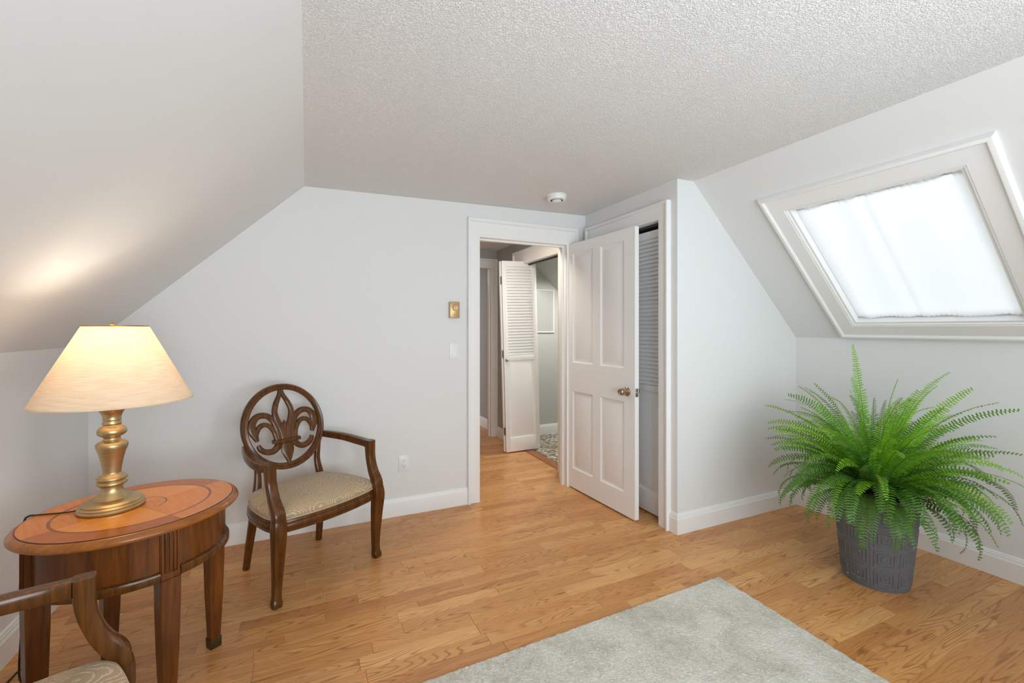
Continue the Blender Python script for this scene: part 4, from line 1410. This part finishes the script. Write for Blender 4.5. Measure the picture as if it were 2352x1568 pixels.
# the longest fronds the photograph shows: (azimuth, elevation, length, droop, half width, yellowish)
for az, el, ln, dr_, wd, yw in ((-42, 36, 0.66, 122, 0.055, 0), (-30, 40, 0.66, 112, 0.054, 0), (-52, 30, 0.62, 118, 0.056, 0), (-20, 44, 0.62, 95, 0.050, 0), (-28, 47, 0.64, 66, 0.046, 1), (-18, 52, 0.62, 60, 0.044, 1),
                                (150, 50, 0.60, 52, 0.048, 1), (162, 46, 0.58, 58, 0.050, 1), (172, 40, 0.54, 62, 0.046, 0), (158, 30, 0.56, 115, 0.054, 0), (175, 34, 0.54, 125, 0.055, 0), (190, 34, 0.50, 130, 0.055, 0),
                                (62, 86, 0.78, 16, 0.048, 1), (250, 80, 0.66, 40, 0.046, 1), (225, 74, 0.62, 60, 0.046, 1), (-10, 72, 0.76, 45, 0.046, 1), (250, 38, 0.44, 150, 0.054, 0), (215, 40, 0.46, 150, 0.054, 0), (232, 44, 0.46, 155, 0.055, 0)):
    frond(R(az), R(el), ln, R(dr_), wd, rf.uniform(-0.3, 0.3), 0.05, bool(yw))

# ------------------------------------------------------------------ small things on the walls and ceiling
th = tag(empty('thermostat', (1.007, YB, 1.475)), 'beige wall thermostat with a round dial above the light switch', 'thermostat')
mb = MB()
mb.box(-0.038, 0.038, -0.030, 0.0, -0.060, 0.060, 0.003)
mb.build('case', M['beige'], th, 40)
mb = MB()
mb.lathe([(0.0, 0.010), (0.018, 0.010), (0.020, 0.008), (0.021, 0.0)], 32, cap0=False, cap1=False)
dl = mb.build('dial', M['beige'], th, 40, (0.004, -0.030, 0.014))
dl.rotation_euler = (R(90), 0, 0)
mb = MB()
mb.box(-0.001, 0.001, -0.0408, -0.0398, 0.012, 0.030)
for k in range(-4, 5):
    a = R(90 + k * 17)
    x, z = 0.004 + 0.0265 * math.cos(a), 0.014 + 0.0265 * math.sin(a)
    mb.box(x - 0.0012, x + 0.0012, -0.0306, -0.0298, z - 0.0016, z + 0.0016)
mb.box(-0.010, 0.014, -0.0306, -0.0298, -0.037, -0.034)
tag(mb.build('dial_marks', M['beige_dark'], th, 0), None, None, 'stuff')

sw = tag(empty('light_switch', (1.010, YB, 1.166)), 'white rocker light switch beside the door casing', 'switch')
MB().box(-0.0365, 0.0365, -0.006, 0.0, -0.060, 0.060, 0.002).build('cover_plate', M['plastic'], sw, 40)
mb = MB()
sec = [(-0.0085, -0.033), (-0.0085, 0.033), (-0.0055, 0.033), (-0.0055, -0.033)]
mb.add([(x, y, z) for x in (-0.0165, 0.0165) for y, z in ((-0.0055, -0.033), (-0.0105, -0.033), (-0.0070, 0.0), (-0.0085, 0.033), (-0.0055, 0.033))], [(0, 1, 2, 3, 4), (9, 8, 7, 6, 5), (0, 5, 6, 1), (1, 6, 7, 2), (2, 7, 8, 3), (3, 8, 9, 4), (4, 9, 5, 0)])
mb.build('rocker', M['plastic'], sw, 0)
for z in (-0.048, 0.048):
    s_ = MB().lathe([(0.0, 0.0012), (0.0026, 0.001), (0.003, 0.0)], 12, cap0=False, cap1=False).build('screw', M['plastic'], sw, 40, (0, -0.006, z))
    s_.rotation_euler = (R(90), 0, 0)

ou = tag(empty('wall_outlet', (0.634, YB, 0.367)), 'white double wall outlet low on the back wall', 'outlet')
MB().box(-0.0365, 0.0365, -0.007, 0.0, -0.060, 0.060, 0.0025).build('cover_plate', M['plastic'], ou, 40)
MB().box(-0.0165, 0.0165, -0.009, -0.006, -0.034, 0.034, 0.001).build('receptacle', M['plastic'], ou, 40)
mb = MB()
for zc in (-0.0185, 0.0185):
    mb.box(-0.0075, -0.0052, -0.0094, -0.0088, zc + 0.001, zc + 0.010)
    mb.box(0.0052, 0.0075, -0.0094, -0.0088, zc + 0.002, zc + 0.009)
    mb.box(-0.0022, 0.0022, -0.0094, -0.0088, zc - 0.009, zc - 0.0045)
mb.build('slots', M['slot'], ou, 0)

sd = tag(empty('smoke_detector', (1.646, 2.790, ZC + (ZCR - ZC) * (1.646 - XSL) / (XSR - XSL))), 'round white smoke detector on the ceiling before the door', 'smoke detector')
mb = MB()
mb.lathe([(0.0, 0.0), (0.074, 0.0), (0.074, -0.006), (0.070, -0.008), (0.0, -0.008)], 48, cap0=False, cap1=False)
mb.build('mount_ring', M['plastic'], sd, 40)
mb = MB()
mb.lathe([(0.068, -0.008), (0.068, -0.030), (0.066, -0.035), (0.058, -0.038), (0.046, -0.038), (0.045, -0.034), (0.0, -0.034)], 48, cap0=False, cap1=False)
mb.build('body', M['plastic'], sd, 40)
mb = MB()
for k in range(18):
    a = 2 * PI * k / 18
    x, y = 0.0405 * math.cos(a), 0.0405 * math.sin(a)
    mb.box(x - 0.004, x + 0.004, y - 0.004, y + 0.004, -0.0375, -0.034)
mb.build('vent_slots', M['slot'], sd, 0)
mb = MB()
mb.lathe([(0.034, -0.034), (0.034, -0.046), (0.030, -0.049), (0.0, -0.050)], 36, cap0=False, cap1=False)
mb.build('cap', M['plastic'], sd, 40)

# bathroom mirror
mr = tag(empty('wall_mirror', (2.66, 4.93, 1.555)), 'small thin-framed mirror on the bathroom end wall', 'mirror')
mb = MB()
mould(mb, lambda u, v, n: (u, -n, v), -0.19, 0.19, -0.258, 0.258, [(0.0, 0.004), (0.0, 0.016), (0.003, 0.018), (0.012, 0.018), (0.014, 0.015), (0.014, 0.0)], 'frame')
mb.build('frame', M['trim'], mr, 30)
MB().box(-0.19, 0.19, -0.006, 0.0, -0.258, 0.258).build('mirror_glass', M['mirror'], mr, 0)

# dresser far off beyond the hall
dr = tag(empty('dresser', (2.90, 8.72, 0)), 'dark wood dresser far away in the room beyond the hall', 'dresser')
MB().box(-0.45, 0.45, -0.24, 0.24, 0.08, 0.99, 0.004).build('carcass', M['dresser'], dr, 40)
MB().box(-0.47, 0.47, -0.26, 0.25, 0.99, 1.02, 0.005).build('top', M['dresser'], dr, 40)
for k in range(4):
    z0 = 0.11 + 0.218 * k
    df = MB().box(-0.42, 0.42, -0.258, -0.235, z0, z0 + 0.205, 0.004).build('drawer', M['dresser'], dr, 40)
    for x in (-0.22, 0.22):
        MB().box(x - 0.05, x + 0.05, -0.275, -0.258, z0 + 0.10, z0 + 0.112, 0.002).build('handle', M['steel'], df, 40)
for x in (-0.42, 0.42):
    for y in (-0.21, 0.21):
        MB().box(x - 0.025, x + 0.025, y - 0.025, y + 0.025, 0, 0.08, 0.003).build('leg', M['dresser'], dr, 40)
